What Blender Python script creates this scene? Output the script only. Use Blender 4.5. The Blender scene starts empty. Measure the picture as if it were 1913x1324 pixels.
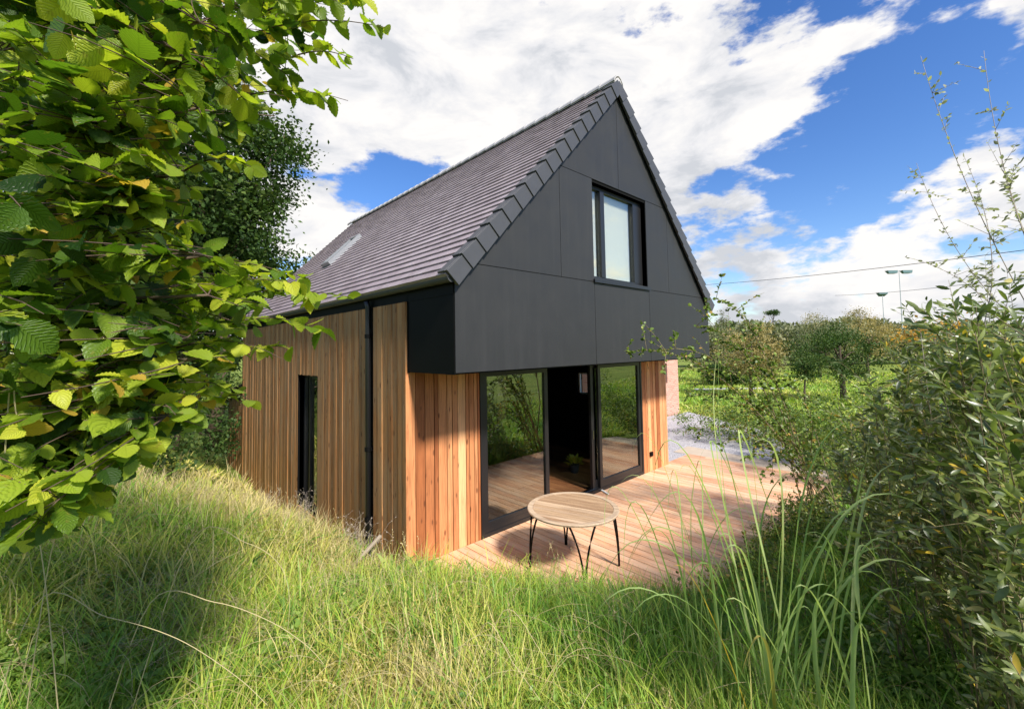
import bpy, math, random
import numpy as np
from mathutils import Vector, Matrix
rng = np.random.default_rng(7)
random.seed(7)
sc = bpy.context.scene
COL = sc.collection

# ------------------------------------------------------------------ camera
FPX, CAM = 808.0, np.array([-2.868, -5.116, 2.8])
YAW, PIT, ROL = [math.radians(a) for a in (47.009, 2.858, -0.975)]
_f = np.array([math.cos(YAW), math.sin(YAW), 0]); _r = np.array([math.sin(YAW), -math.cos(YAW), 0]); _u = np.array([0, 0, 1.])
F3 = _f*math.cos(PIT) + _u*math.sin(PIT); _u2 = -_f*math.sin(PIT) + _u*math.cos(PIT)
R3 = _r*math.cos(ROL) + _u2*math.sin(ROL); U3 = -_r*math.sin(ROL) + _u2*math.cos(ROL)
cam_d = bpy.data.cameras.new('camera'); cam = bpy.data.objects.new('camera', cam_d); COL.objects.link(cam)
m = Matrix.Identity(4)
for i in range(3):
    m[i][0] = R3[i]; m[i][1] = U3[i]; m[i][2] = -F3[i]; m[i][3] = CAM[i]
cam.matrix_world = m
cam_d.sensor_width = 36; cam_d.lens = 36*FPX/1913
cam_d.shift_y = -53.6/1913
cam_d.clip_start = 0.05; cam_d.clip_end = 3000
sc.camera = cam
def ray(px, py): return F3 + R3*(px-956.5)/FPX + U3*(608.4-py)/FPX
def at(px, py, d): return CAM + ray(px, py)*d

# ------------------------------------------------------------------ light
SAZ = np.array([-0.12, -0.993]); SEL = math.radians(43)
sv = np.array([SAZ[0]*math.cos(SEL), SAZ[1]*math.cos(SEL), math.sin(SEL)])
sun_d = bpy.data.lights.new('sun', 'SUN'); sun_d.energy = 4.4; sun_d.angle = math.radians(7); sun_d.color = (1, .945, .86)
sun = bpy.data.objects.new('sun', sun_d); COL.objects.link(sun)
sun.rotation_euler = Vector(sv).to_track_quat('Z', 'Y').to_euler()
sc.view_settings.view_transform = 'Standard'; sc.view_settings.look = 'None'
sc.view_settings.exposure = 0.8; sc.view_settings.gamma = 1

# ---- world: Nishita sky with procedural clouds laid out in world directions
w = bpy.data.worlds.new('World'); sc.world = w; w.use_nodes = True
nt = w.node_tree; nt.nodes.clear()
def N(t, tree=None, **k):
    n = (tree or nt).nodes.new(t)
    for a, b in k.items(): setattr(n, a, b)
    return n
def math_n(tree, op, a, b=None, c=None, clamp=False):
    n = N('ShaderNodeMath', tree, operation=op, use_clamp=clamp)
    for i, v in enumerate((a, b, c)):
        if v is None: continue
        if isinstance(v, (int, float)): n.inputs[i].default_value = v
        else: tree.links.new(v, n.inputs[i])
    return n.outputs[0]
def vmath(tree, op, a, b=None, out=0):
    n = N('ShaderNodeVectorMath', tree, operation=op)
    for i, v in enumerate((a, b)):
        if v is None: continue
        if isinstance(v, (tuple, list, np.ndarray)): n.inputs[i].default_value = tuple(float(q) for q in v)
        else: tree.links.new(v, n.inputs[i])
    return n.outputs['Value'] if op in ('DOT_PRODUCT', 'LENGTH') else n.outputs[0]
sky = N('ShaderNodeTexSky', sky_type='NISHITA', sun_disc=False, sun_elevation=SEL,
        sun_rotation=math.atan2(sv[0], sv[1]), air_density=1.0, dust_density=0.4, ozone_density=2.5)
hsv = N('ShaderNodeHueSaturation'); hsv.inputs['Saturation'].default_value = 1.28; hsv.inputs['Value'].default_value = .80; hsv.inputs['Hue'].default_value = .512
nt.links.new(sky.outputs[0], hsv.inputs['Color'])
geo = N('ShaderNodeTexCoord'); D = geo.outputs['Generated']
sep = N('ShaderNodeSeparateXYZ'); nt.links.new(D, sep.inputs[0])
zz = math_n(nt, 'ADD', math_n(nt, 'MAXIMUM', sep.outputs[2], 0.0), 0.30)
comb = N('ShaderNodeCombineXYZ')
nt.links.new(math_n(nt, 'DIVIDE', sep.outputs[0], zz), comb.inputs[0])
nt.links.new(math_n(nt, 'DIVIDE', sep.outputs[1], zz), comb.inputs[1])
P = comb.outputs[0]
def noise(tree, vec, scale, detail=6, rough=.55, dist=0., lac=2.0):
    n = N('ShaderNodeTexNoise', tree); n.inputs['Scale'].default_value = scale; n.inputs['Detail'].default_value = detail
    n.inputs['Roughness'].default_value = rough; n.inputs['Distortion'].default_value = dist; n.inputs['Lacunarity'].default_value = lac
    if vec is not None: tree.links.new(vec, n.inputs['Vector'])
    return n.outputs[0]
def ramp(tree, fac, stops, interp='LINEAR'):
    n = N('ShaderNodeValToRGB', tree); cr = n.color_ramp; cr.interpolation = interp
    while len(cr.elements) < len(stops): cr.elements.new(0.5)
    for e, (p, c) in zip(cr.elements, stops):
        e.position = p; e.color = (*c, 1) if len(c) == 3 else c
    tree.links.new(fac, n.inputs[0]); return n.outputs[0]
mp = N('ShaderNodeMapping'); mp.inputs['Scale'].default_value = (1, 1, 2.3); nt.links.new(D, mp.inputs[0]); DV = mp.outputs[0]
cov = math_n(nt, 'ADD', math_n(nt, 'MULTIPLY', noise(nt, DV, 3.3, 9, .58, .1), 1.9), -0.55)
blobs = [  # direction of a pixel, angular sharpness, weight
    (900, 110, 14, .34), (1200, 120, 14, .36), (1400, 130, 60, .34), (1500, 190, 120, .30), (690, 200, 60, .30), (560, 60, 8, .2),
    (610, 420, 90, .34), (900, 250, 200, .22), (1230, 290, 200, .26), (1340, 480, 60, .12), (1480, 410, 160, .16), (1850, 390, 90, .24),
    (1620, 500, 20, .06), (1400, 600, 40, .24), (1850, 560, 30, .2), (1830, -10, 160, .36), (1830, 265, 900, .30), (1370, 370, 900, .2),
    (1720, 170, 20, -.26), (1660, 300, 50, -.26), (1560, 260, 200, -.12), (1500, 530, 500, -.2), (1350, 540, 300, -.16), (1290, 400, 300, -.2), (1450, 320, 200, -.30), (1340, 350, 500, -.2), (745, 320, 160, -.85), (850, 275, 500, -.35), (660, 375, 500, -.4),
    (1560, 330, 90, -.1), (1400, 30, 900, -.3), (1600, 60, 90, -.2), (250, 300, 8, .15)]
for px, py, k, wt in blobs:
    v = ray(px, py); v = v/np.linalg.norm(v)
    dt = vmath(nt, 'DOT_PRODUCT', D, v)
    e = math_n(nt, 'EXPONENT', math_n(nt, 'MULTIPLY', math_n(nt, 'SUBTRACT', dt, 1.0), float(k)))
    cov = math_n(nt, 'ADD', cov, math_n(nt, 'MULTIPLY', e, float(wt)))
fine = noise(nt, DV, 13, 8, .62, .1)
cov = math_n(nt, 'ADD', cov, math_n(nt, 'MULTIPLY', math_n(nt, 'SUBTRACT', noise(nt, DV, 8.5, 6, .6), .5), 1.15))
cov2 = math_n(nt, 'ADD', cov, math_n(nt, 'MULTIPLY', math_n(nt, 'SUBTRACT', fine, .5), .38))
mr = N('ShaderNodeMapRange', interpolation_type='SMOOTHSTEP'); nt.links.new(cov2, mr.inputs[0])
mr.inputs['From Min'].default_value = .48; mr.inputs['From Max'].default_value = .72
soft = math_n(nt, 'MULTIPLY', mr.outputs[0], 1.0, clamp=True)
cshade = noise(nt, DV, 5.0, 7, .6, .3)
ccol = ramp(nt, cshade, [(0.36, (2.7, 2.8, 3.0)), (0.46, (3.6, 3.6, 3.7)), (0.57, (4.25, 4.15, 4.05))])
mixc = N('ShaderNodeMix', data_type='RGBA'); nt.links.new(soft, mixc.inputs['Factor'])
nt.links.new(hsv.outputs[0], mixc.inputs['A']); nt.links.new(ccol, mixc.inputs['B'])
bg = N('ShaderNodeBackground'); bg.inputs['Strength'].default_value = 0.14
nt.links.new(mixc.outputs['Result'], bg.inputs['Color'])
wo = N('ShaderNodeOutputWorld'); nt.links.new(bg.outputs[0], wo.inputs['Surface'])

# ------------------------------------------------------------------ helpers
def tag(o, label=None, cat=None, group=None, kind=None):
    if label: o['label'] = label
    if cat: o['category'] = cat
    if group: o['group'] = group
    if kind: o['kind'] = kind
    return o
def empty(name, loc=(0, 0, 0), rz=0):
    o = bpy.data.objects.new(name, None); COL.objects.link(o); o.location = [float(a) for a in loc]; o.rotation_euler = (0, 0, rz)
    o.empty_display_size = .2; return o
def link(name, me, mat, parent=None):
    o = bpy.data.objects.new(name, me); COL.objects.link(o)
    if mat:
        for q in (mat if isinstance(mat, (list, tuple)) else [mat]): me.materials.append(q)
    if parent: o.parent = parent
    return o
def attrs(me, tint=None, uv=None, loops=None):
    if tint is not None:
        a = me.attributes.new('tint', 'FLOAT', 'POINT'); a.data.foreach_set('value', np.asarray(tint, np.float32))
    if uv is not None:
        l = me.uv_layers.new(name='uv'); l.data.foreach_set('uv', np.asarray(uv[loops], np.float32).ravel())
def np_mesh(name, V, quads=None, tris=None, tint=None, uv=None, smooth=False):
    me = bpy.data.meshes.new(name)
    V = np.asarray(V, np.float32); me.vertices.add(len(V)); me.vertices.foreach_set('co', V.ravel())
    L = []; tot = []
    if quads is not None and len(quads): L.append(np.asarray(quads).ravel()); tot += [np.full(len(quads), 4)]
    if tris is not None and len(tris): L.append(np.asarray(tris).ravel()); tot += [np.full(len(tris), 3)]
    L = np.concatenate(L).astype(np.int32); tot = np.concatenate(tot).astype(np.int32)
    me.loops.add(len(L)); me.loops.foreach_set('vertex_index', L)
    me.polygons.add(len(tot)); st = np.concatenate([[0], np.cumsum(tot)[:-1]]).astype(np.int32)
    me.polygons.foreach_set('loop_start', st); me.polygons.foreach_set('loop_total', tot)
    if smooth: me.polygons.foreach_set('use_smooth', np.ones(len(tot), bool))
    attrs(me, tint, uv, L)
    me.update(calc_edges=True); return me
def basis(dirv, nrm):
    """rows of rotation: local y -> dirv, local z ~ nrm"""
    y = dirv/np.linalg.norm(dirv, axis=1, keepdims=True)
    x = np.cross(y, nrm); x /= np.linalg.norm(x, axis=1, keepdims=True)+1e-9
    z = np.cross(x, y); return x, y, z
def scatter(name, tmpl, P, dirv, nrm, size, tint, width=None, smooth=False, zvar=None):
    TV, TQ, TT, TU = tmpl; n = len(P); k = len(TV)
    x, y, z = basis(dirv, nrm); s = np.asarray(size)[:, None, None]
    wd = s if width is None else s*np.asarray(width)[:, None, None]
    zs = s if zvar is None else s*np.asarray(zvar)[:, None, None]
    V = P[:, None] + x[:, None]*TV[None, :, 0:1]*wd + y[:, None]*TV[None, :, 1:2]*s + z[:, None]*TV[None, :, 2:3]*zs
    off = (np.arange(n)*k)[:, None, None]
    q = (TQ[None]+off).reshape(-1, 4) if len(TQ) else None
    t = (TT[None]+off).reshape(-1, 3) if len(TT) else None
    return np_mesh(name, V.reshape(-1, 3), q, t, np.repeat(tint, k), np.tile(TU, (n, 1)), smooth)
def leaf_tmpl(rows=8, aspect=.62, serr=.10, pleat=.02, fold=.18, curl=.12, wpos=.42):
    V = []; U = []
    for i in range(rows+1):
        t = i/rows
        wv = aspect*.5*(math.sin(math.pi*min(1, t**(math.log(.5)/math.log(wpos)))))**.75
        if 0 < i < rows: wv *= (1+serr if i % 2 else 1-serr)
        pz = pleat*(1 if i % 2 else -1)
        zc = -curl*t*t
        V += [(-wv, t, zc+fold*wv+pz), (0, t, zc-pz*.5), (wv, t, zc+fold*wv+pz)]
        U += [(0, t), (.5, t), (1, t)]
    Q = []
    for i in range(rows):
        a = 3*i; Q += [(a, a+1, a+4, a+3), (a+1, a+2, a+5, a+4)]
    return np.array(V), np.array(Q), np.zeros((0, 3), int), np.array(U, float)
LEAF_BIG = leaf_tmpl(14, .78, .07, .014, .22, .16)
LEAF_MED = leaf_tmpl(4, .5, 0, 0, .2, .15)
LEAF_LAN = leaf_tmpl(4, .30, 0, 0, .25, .22, .5)
LEAF_ROUND = leaf_tmpl(4, .8, 0, 0, .2, .1)
LEAF_QUAD = (np.array([(0, 0, 0), (.32, .45, .06), (0, 1, -.05), (-.32, .45, .06)]), np.array([(0, 1, 2, 3)]), np.zeros((0, 3), int), np.array([(.5, 0), (1, .5), (.5, 1), (0, .5)]))
BLADE = (np.array([(-.5, 0, 0), (.5, 0, 0), (-.42, .35, .03), (.42, .35, .03), (-.28, .7, .14), (.28, .7, .14), (0, 1, .34)]),
         np.array([(0, 1, 3, 2), (2, 3, 5, 4)]), np.array([(4, 5, 6)]), np.array([(0, 0), (1, 0), (0, .35), (1, .35), (0, .7), (1, .7), (.5, 1)]))
class MB:
    def __init__(s): s.V = []; s.F = []; s.T = []
    def add(s, V, F, t=.5):
        o = len(s.V); s.V += [tuple(v) for v in V]; s.F += [tuple(i+o for i in f) for f in F]; s.T += [t]*len(V); return s
    def box(s, x0, x1, y0, y1, z0, z1, t=.5, M=None):
        V = [(x, y, z) for z in (z0, z1) for y in (y0, y1) for x in (x0, x1)]
        if M is not None: V = [tuple(M @ Vector(v)) for v in V]
        return s.add(V, [(0, 2, 3, 1), (4, 5, 7, 6), (0, 1, 5, 4), (2, 6, 7, 3), (0, 4, 6, 2), (1, 3, 7, 5)], t)
    def frame(s, ax, u0, u1, v0, v1, c0, c1, wd, t=.5):
        """rectangular frame of four butted bars; ax='y': u=x v=z, c=y ; ax='x': u=y"""
        def b(ua, ub, va, vb):
            if ax == 'y': s.box(ua, ub, c0, c1, va, vb, t)
            else: s.box(c0, c1, ua, ub, va, vb, t)
        b(u0, u0+wd, v0, v1); b(u1-wd, u1, v0, v1); b(u0+wd, u1-wd, v0, v0+wd); b(u0+wd, u1-wd, v1-wd, v1); return s
    def tube(s, pts, rad, k=6, t=.5, flat=1.0):
        pts = [Vector([float(a) for a in p]) for p in pts]; n = len(pts); o = len(s.V)
        if not hasattr(rad, '__len__'): rad = [rad]*n
        up = Vector((0, 0, 1)); 
        for i, p in enumerate(pts):
            d = (pts[min(i+1, n-1)]-pts[max(i-1, 0)]).normalized()
            a = d.cross(up if abs(d.z) < .95 else Vector((1, 0, 0))).normalized(); b = a.cross(d).normalized()
            for j in range(k):
                an = 2*math.pi*j/k
                s.V.append(tuple(p+a*(math.cos(an)*rad[i])+b*(math.sin(an)*rad[i]*flat))); s.T.append(t)
        for i in range(n-1):
            for j in range(k):
                s.F.append((o+i*k+j, o+i*k+(j+1) % k, o+(i+1)*k+(j+1) % k, o+(i+1)*k+j))
        s.F.append(tuple(o+j for j in range(k))[::-1]); s.F.append(tuple(o+(n-1)*k+j for j in range(k))); return s
    def prism(s, poly, y0, y1, t=.5):
        """polygon in xz (counter-clockwise seen from -y) extruded y0..y1"""
        n = len(poly); V = [(x, y0, z) for x, z in poly]+[(x, y1, z) for x, z in poly]
        F = [tuple(range(n)), tuple(range(2*n-1, n-1, -1))]+[((i+1) % n, i, i+n, (i+1) % n+n) for i in range(n)]
        return s.add(V, F, t)
    def build(s, name, mat, parent=None, smooth=False, bevel=0):
        me = bpy.data.meshes.new(name); me.from_pydata(s.V, [], s.F)
        a = me.attributes.new('tint', 'FLOAT', 'POINT'); a.data.foreach_set('value', np.asarray(s.T, np.float32))
        if smooth: me.polygons.foreach_set('use_smooth', np.ones(len(me.polygons), bool))
        me.update(); o = link(name, me, mat, parent)
        if bevel:
            b = o.modifiers.new('bevel', 'BEVEL'); b.width = bevel; b.segments = 2; b.limit_method = 'ANGLE'
        return o

# ------------------------------------------------------------------ materials
def mat(name):
    mt = bpy.data.materials.new(name); mt.use_nodes = True; t = mt.node_tree
    b = t.nodes['Principled BSDF']; return mt, t, b
def setp(b, **k):
    for a, v in k.items():
        n = a.replace('_', ' ')
        if isinstance(v, bpy.types.NodeSocket): b.id_data.links.new(v, b.inputs[n])
        else: b.inputs[n].default_value = v
def attr(t, n='tint'):
    a = N('ShaderNodeAttribute', t); a.attribute_name = n; return a.outputs['Fac']
def objco(t, scale=(1, 1, 1), kind='Object'):
    c = N('ShaderNodeTexCoord', t); mp = N('ShaderNodeMapping', t); mp.inputs['Scale'].default_value = scale
    t.links.new(c.outputs[kind], mp.inputs[0]); return mp.outputs[0]
def mixrgb(t, f, a, b, mode='MIX'):
    n = N('ShaderNodeMix', t, data_type='RGBA', blend_type=mode)
    for s, v in (('Factor', f), ('A', a), ('B', b)):
        if isinstance(v, bpy.types.NodeSocket): t.links.new(v, n.inputs[s])
        elif s == 'Factor': n.inputs[s].default_value = v
        else: n.inputs[s].default_value = (*v, 1)
    return n.outputs['Result']
def bump(t, b, h, dist=.01, st=.6):
    n = N('ShaderNodeBump', t); n.inputs['Strength'].default_value = st; n.inputs['Distance'].default_value = dist
    t.links.new(h, n.inputs['Height']); t.links.new(n.outputs[0], b.inputs['Normal'])
def plain(name, c, rough=.5, metal=0, spec=.5, var=0):
    mt, t, b = mat(name)
    if var:
        n = noise(t, objco(t), 9, 5); col = mixrgb(t, n, tuple(q*(1-var) for q in c), tuple(q*(1+var) for q in c)); setp(b, Base_Color=col)
    else: setp(b, Base_Color=(*c, 1))
    setp(b, Roughness=rough, Metallic=metal, Specular_IOR_Level=spec); return mt
def wood(name, cols, grain=(14, 14, .7), rough=.65, knots=True, knotc=(.10, .03, .012), axis=2, bumpd=.004, grey=None):
    """cols: dark, mid, light for per-board tint; grain runs along `axis`"""
    mt, t, b = mat(name)
    ti = attr(t)
    base = ramp(t, ti, [(0, cols[0]), (.5, cols[1]), (1, cols[2])])
    off = N('ShaderNodeCombineXYZ', t)
    for i in range(3): t.links.new(math_n(t, 'MULTIPLY', ti, (37., 53., 71.)[i]), off.inputs[i])
    sc3 = [26, 26, 26]; sc3[axis] = 1.1
    co = vmath(t, 'ADD', objco(t, tuple(sc3)), off.outputs[0])
    g = noise(t, co, 1.6, 6, .6, 1.2)
    gcol = mixrgb(t, 1.0, base, ramp(t, g, [(.3, (.62, .55, .5)), (.5, (1, 1, 1)), (.72, (1.22, 1.2, 1.15))]), 'MULTIPLY')
    sb = [2.2, 2.2, 2.2]; sb[axis] = .5
    big = noise(t, vmath(t, 'ADD', objco(t, tuple(sb)), off.outputs[0]), 1.6, 4, .6)
    gcol = mixrgb(t, 1.0, gcol, ramp(t, big, [(.3, (.78, .72, .68)), (.6, (1.08, 1.08, 1.08))]), 'MULTIPLY')
    if grey:
        gn = noise(t, vmath(t, 'ADD', objco(t, tuple(sb)), off.outputs[0]), 3.1, 5, .65)
        gcol = mixrgb(t, ramp(t, gn, [(.42, (0, 0, 0)), (.68, (.65, .65, .65))]), gcol, grey)
    if knots:
        sk = [7, 7, 7]; sk[axis] = 2.6
        vo = N('ShaderNodeTexVoronoi', t); vo.inputs['Scale'].default_value = 1.25; t.links.new(vmath(t, 'ADD', objco(t, tuple(sk)), off.outputs[0]), vo.inputs['Vector'])
        kf = ramp(t, vo.outputs['Distance'], [(.09, (1, 1, 1)), (.17, (0, 0, 0))])
        gcol = mixrgb(t, math_n(t, 'MULTIPLY', kf, .75), gcol, knotc)
    setp(b, Base_Color=gcol, Roughness=rough, Specular_IOR_Level=.3)
    bump(t, b, g, bumpd, .5); return mt
def leafmat(name, stops, trans=.45, rough=.45, veins=False, tcol=None, spec=.4, sss=1.0):
    mt, t, b = mat(name); ti = attr(t)
    col = ramp(t, ti, stops)
    if veins:
        uv = N('ShaderNodeUVMap', t); s = N('ShaderNodeSeparateXYZ', t); t.links.new(uv.outputs[0], s.inputs[0])
        au = math_n(t, 'ABSOLUTE', math_n(t, 'SUBTRACT', s.outputs[0], .5))
        ph = math_n(t, 'MULTIPLY', math_n(t, 'SUBTRACT', s.outputs[1], math_n(t, 'MULTIPLY', au, .55)), 11*2*math.pi)
        wv = math_n(t, 'POWER', math_n(t, 'ADD', math_n(t, 'MULTIPLY', math_n(t, 'COSINE', ph), .5), .5), 4.0)
        mid = math_n(t, 'LESS_THAN', au, .025)
        f = math_n(t, 'MULTIPLY', math_n(t, 'MAXIMUM', wv, mid), .45)
        col = mixrgb(t, f, col, mixrgb(t, 1.0, col, (.62, .68, .5), 'MULTIPLY'))
        bn = noise(t, objco(t), 60, 3)
        col = mixrgb(t, ramp(t, bn, [(.62, (0, 0, 0)), (.72, (.5, .5, .5))]), col, (.30, .22, .05))
        bump(t, b, wv, .003, .5)
    setp(b, Base_Color=col, Roughness=rough, Specular_IOR_Level=spec)
    tr = N('ShaderNodeBsdfTranslucent', t)
    tc = mixrgb(t, 1.0, col, tcol or (1.35, 1.5, .7), 'MULTIPLY'); t.links.new(tc, tr.inputs[0])
    ms = N('ShaderNodeMixShader', t); ms.inputs[0].default_value = trans
    t.links.new(b.outputs[0], ms.inputs[1]); t.links.new(tr.outputs[0], ms.inputs[2])
    t.links.new(ms.outputs[0], t.nodes['Material Output'].inputs[0]); return mt
def glassmat(name, refl=.25, tint=(.75, .8, .78), base=.06):
    mt, t, b = mat(name); t.nodes.remove(b)
    ge = N('ShaderNodeNewGeometry', t)
    c = math_n(t, 'ABSOLUTE', vmath(t, 'DOT_PRODUCT', ge.outputs['Incoming'], ge.outputs['True Normal']))
    f = math_n(t, 'MULTIPLY_ADD', math_n(t, 'POWER', math_n(t, 'SUBTRACT', 1.0, c), 4.0), 1-base, base)
    f = math_n(t, 'MULTIPLY', f, refl, clamp=True)
    tr = N('ShaderNodeBsdfTransparent', t); tr.inputs[0].default_value = (*tint, 1)
    gl = N('ShaderNodeBsdfGlossy', t); gl.inputs['Roughness'].default_value = .0; gl.inputs['Color'].default_value = (.9, .92, .88, 1)
    wav = noise(t, objco(t), 1.4, 2); bm = N('ShaderNodeBump', t); bm.inputs['Strength'].default_value = .06; bm.inputs['Distance'].default_value = .02
    t.links.new(wav, bm.inputs['Height']); t.links.new(bm.outputs[0], gl.inputs['Normal'])
    ms = N('ShaderNodeMixShader', t); t.links.new(f, ms.inputs[0]); t.links.new(tr.outputs[0], ms.inputs[1]); t.links.new(gl.outputs[0], ms.inputs[2])
    t.links.new(ms.outputs[0], t.nodes['Material Output'].inputs[0]); return mt

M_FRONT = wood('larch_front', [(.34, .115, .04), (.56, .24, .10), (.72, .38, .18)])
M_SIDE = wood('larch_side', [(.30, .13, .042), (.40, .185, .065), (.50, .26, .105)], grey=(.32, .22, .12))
M_DECK = wood('deck_wood', [(.62, .31, .17), (.70, .39, .22), (.78, .49, .30)], axis=1, rough=.6, knots=False, grey=(.68, .50, .36))
M_TABLE = wood('teak', [(.34, .21, .12), (.47, .32, .19), (.56, .41, .27)], axis=1, rough=.55, knots=False)
M_FLOOR = wood('oak_floor', [(.16, .07, .03), (.24, .11, .05), (.32, .16, .07)], axis=1, rough=.35, knots=False)
M_BLACK = plain('black_metal', (.004, .004, .004), .55, 0, .12)
M_FRAME = plain('black_frame', (.012, .012, .013), .38, 0, .5)
M_VOID = plain('black_membrane', (.006, .006, .006), .9, 0, .1)
M_GLASS = glassmat('door_glass', 1.0, (.55, .6, .57), .26)
M_GLASS2 = glassmat('window_glass', 1.0, (.88, .9, .9), .16)
M_WHITE = plain('white_plastic', (.75, .75, .72), .5)
M_CREAM = plain('cream_blind', (.80, .76, .60), .8, var=.04)
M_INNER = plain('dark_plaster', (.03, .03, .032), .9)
M_CHROME = plain('chrome', (.5, .5, .52), .2, 1)
M_LEATHER = plain('black_leather', (.012, .012, .013), .45)
def gable_mat():
    mt, t, b = mat('fibre_cement'); n = noise(t, objco(t), 3, 6, .6); f = noise(t, objco(t), 90, 3)
    col = mixrgb(t, n, (.020, .020, .0205), (.028, .028, .028)); ti = attr(t)
    col = mixrgb(t, 1.0, col, ramp(t, ti, [(0, (.94, .94, .95)), (1, (1.06, 1.06, 1.05))]), 'MULTIPLY')
    st = noise(t, objco(t, (9, 9, .5)), 1.0, 5, .6)
    col = mixrgb(t, ramp(t, st, [(.5, (0, 0, 0)), (.8, (.12, .12, .12))]), col, (.07, .069, .066))
    rg = N('ShaderNodeMapRange', t); t.links.new(n, rg.inputs[0]); rg.inputs['To Min'].default_value = .42; rg.inputs['To Max'].default_value = .68
    setp(b, Base_Color=col, Roughness=rg.outputs[0], Specular_IOR_Level=.35); bump(t, b, f, .001, .3); return mt
M_GABLE = gable_mat()
def tile_mat():
    mt, t, b = mat('roof_tile'); ti = attr(t)
    base = ramp(t, ti, [(0, (.23, .185, .195)), (.5, (.30, .245, .258)), (1, (.37, .315, .33))])
    n = noise(t, objco(t, (1, 1, 1)), 3.5, 7, .65)
    col = mixrgb(t, 1.0, base, ramp(t, n, [(.3, (.75, .72, .74)), (.7, (1.2, 1.2, 1.2))]), 'MULTIPLY')
    n2 = noise(t, objco(t), 60, 4)
    setp(b, Base_Color=col, Roughness=.42, Specular_IOR_Level=.55); bump(t, b, n2, .002, .4); return mt
M_TILE = tile_mat()
M_VERGE = plain('verge_tile', (.05, .05, .053), .5, var=.15)
def brick_mat():
    mt, t, b = mat('brick'); br = N('ShaderNodeTexBrick', t); c = objco(t, (1, 1, 1))
    s = N('ShaderNodeSeparateXYZ', t); t.links.new(c, s.inputs[0]); k = N('ShaderNodeCombineXYZ', t)
    t.links.new(math_n(t, 'ADD', s.outputs[0], s.outputs[1]), k.inputs[0]); t.links.new(s.outputs[2], k.inputs[1]); t.links.new(k.outputs[0], br.inputs['Vector'])
    br.inputs['Scale'].default_value = 1; br.inputs['Brick Width'].default_value = .225; br.inputs['Row Height'].default_value = .075; br.inputs['Mortar Size'].default_value = .006
    br.inputs['Color1'].default_value = (.42, .20, .14, 1); br.inputs['Color2'].default_value = (.52, .29, .21, 1); br.inputs['Mortar'].default_value = (.5, .42, .36, 1)
    setp(b, Base_Color=br.outputs[0], Roughness=.9); return mt
M_BRICK = brick_mat()
def bark(name, a, c2, sc=12):
    mt, t, b = mat(name); n = noise(t, objco(t, (1, 1, .3)), sc, 6, .65); setp(b, Base_Color=mixrgb(t, n, a, c2), Roughness=.85); bump(t, b, n, .01, .6); return mt
M_BARK = bark('bark', (.05, .035, .02), (.16, .11, .07))
M_TWIG = bark('twig', (.045, .028, .018), (.12, .075, .05), 30)
M_CANE = bark('cane', (.14, .10, .05), (.30, .24, .13), 30)
M_DEAD = bark('dead_stem', (.22, .17, .13), (.46, .40, .34), 40)
M_HORN = leafmat('hornbeam_leaf', [(0, (.015, .045, .005)), (.32, (.085, .165, .012)), (.68, (.30, .39, .03)), (.96, (.56, .56, .05)), (1, (.55, .36, .05))], .44, .42, True)
M_DARKTREE = leafmat('dark_leaf', [(0, (.020, .050, .010)), (.6, (.055, .10, .020)), (1, (.13, .17, .04))], .25, .6, spec=.2)
M_GRASS = leafmat('grass_blade', [(0, (.06, .17, .012)), (.38, (.19, .36, .035)), (.6, (.39, .48, .06)), (.8, (.58, .52, .12)), (1, (.70, .58, .28))], .35, .5, tcol=(1.2, 1.3, .8))
M_STRAW = leafmat('straw', [(0, (.34, .27, .10)), (1, (.60, .50, .27))], .2, .6, tcol=(1, 1, .9))
M_REED = leafmat('reed_blade', [(0, (.14, .28, .06)), (.6, (.32, .48, .14)), (.85, (.52, .6, .26)), (1, (.70, .46, .08))], .45, .4, tcol=(1.2, 1.3, .7))
M_WILLOW = leafmat('willow_leaf', [(0, (.05, .08, .018)), (.5, (.15, .19, .05)), (.8, (.28, .32, .11)), (.95, (.44, .45, .25)), (1, (.65, .45, .05))], .3, .36, spec=.7)
M_PALE = leafmat('pale_leaf', [(0, (.16, .17, .10)), (1, (.42, .42, .30))], .4, .5)
M_BRAMBLE = leafmat('bramble_leaf', [(0, (.035, .07, .012)), (.5, (.12, .19, .03)), (.85, (.28, .36, .06)), (1, (.48, .30, .08))], .3, .45)
M_GOLD = leafmat('golden_leaf', [(0, (.30, .16, .02)), (1, (.70, .40, .04))], .4, .5, tcol=(1.2, 1.1, .6))
M_ORANGE = leafmat('autumn_leaf', [(0, (.16, .15, .045)), (.5, (.33, .27, .09)), (1, (.50, .40, .15))], .3, .6, tcol=(1.2, 1.1, .7))
M_WEED = leafmat('weed_leaf', [(0, (.06, .14, .02)), (.6, (.18, .30, .05)), (1, (.36, .46, .12))], .35, .45)
M_FAR = leafmat('far_leaf', [(0, (.10, .12, .06)), (.6, (.18, .19, .09)), (1, (.30, .27, .14))], .2, .7)

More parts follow.
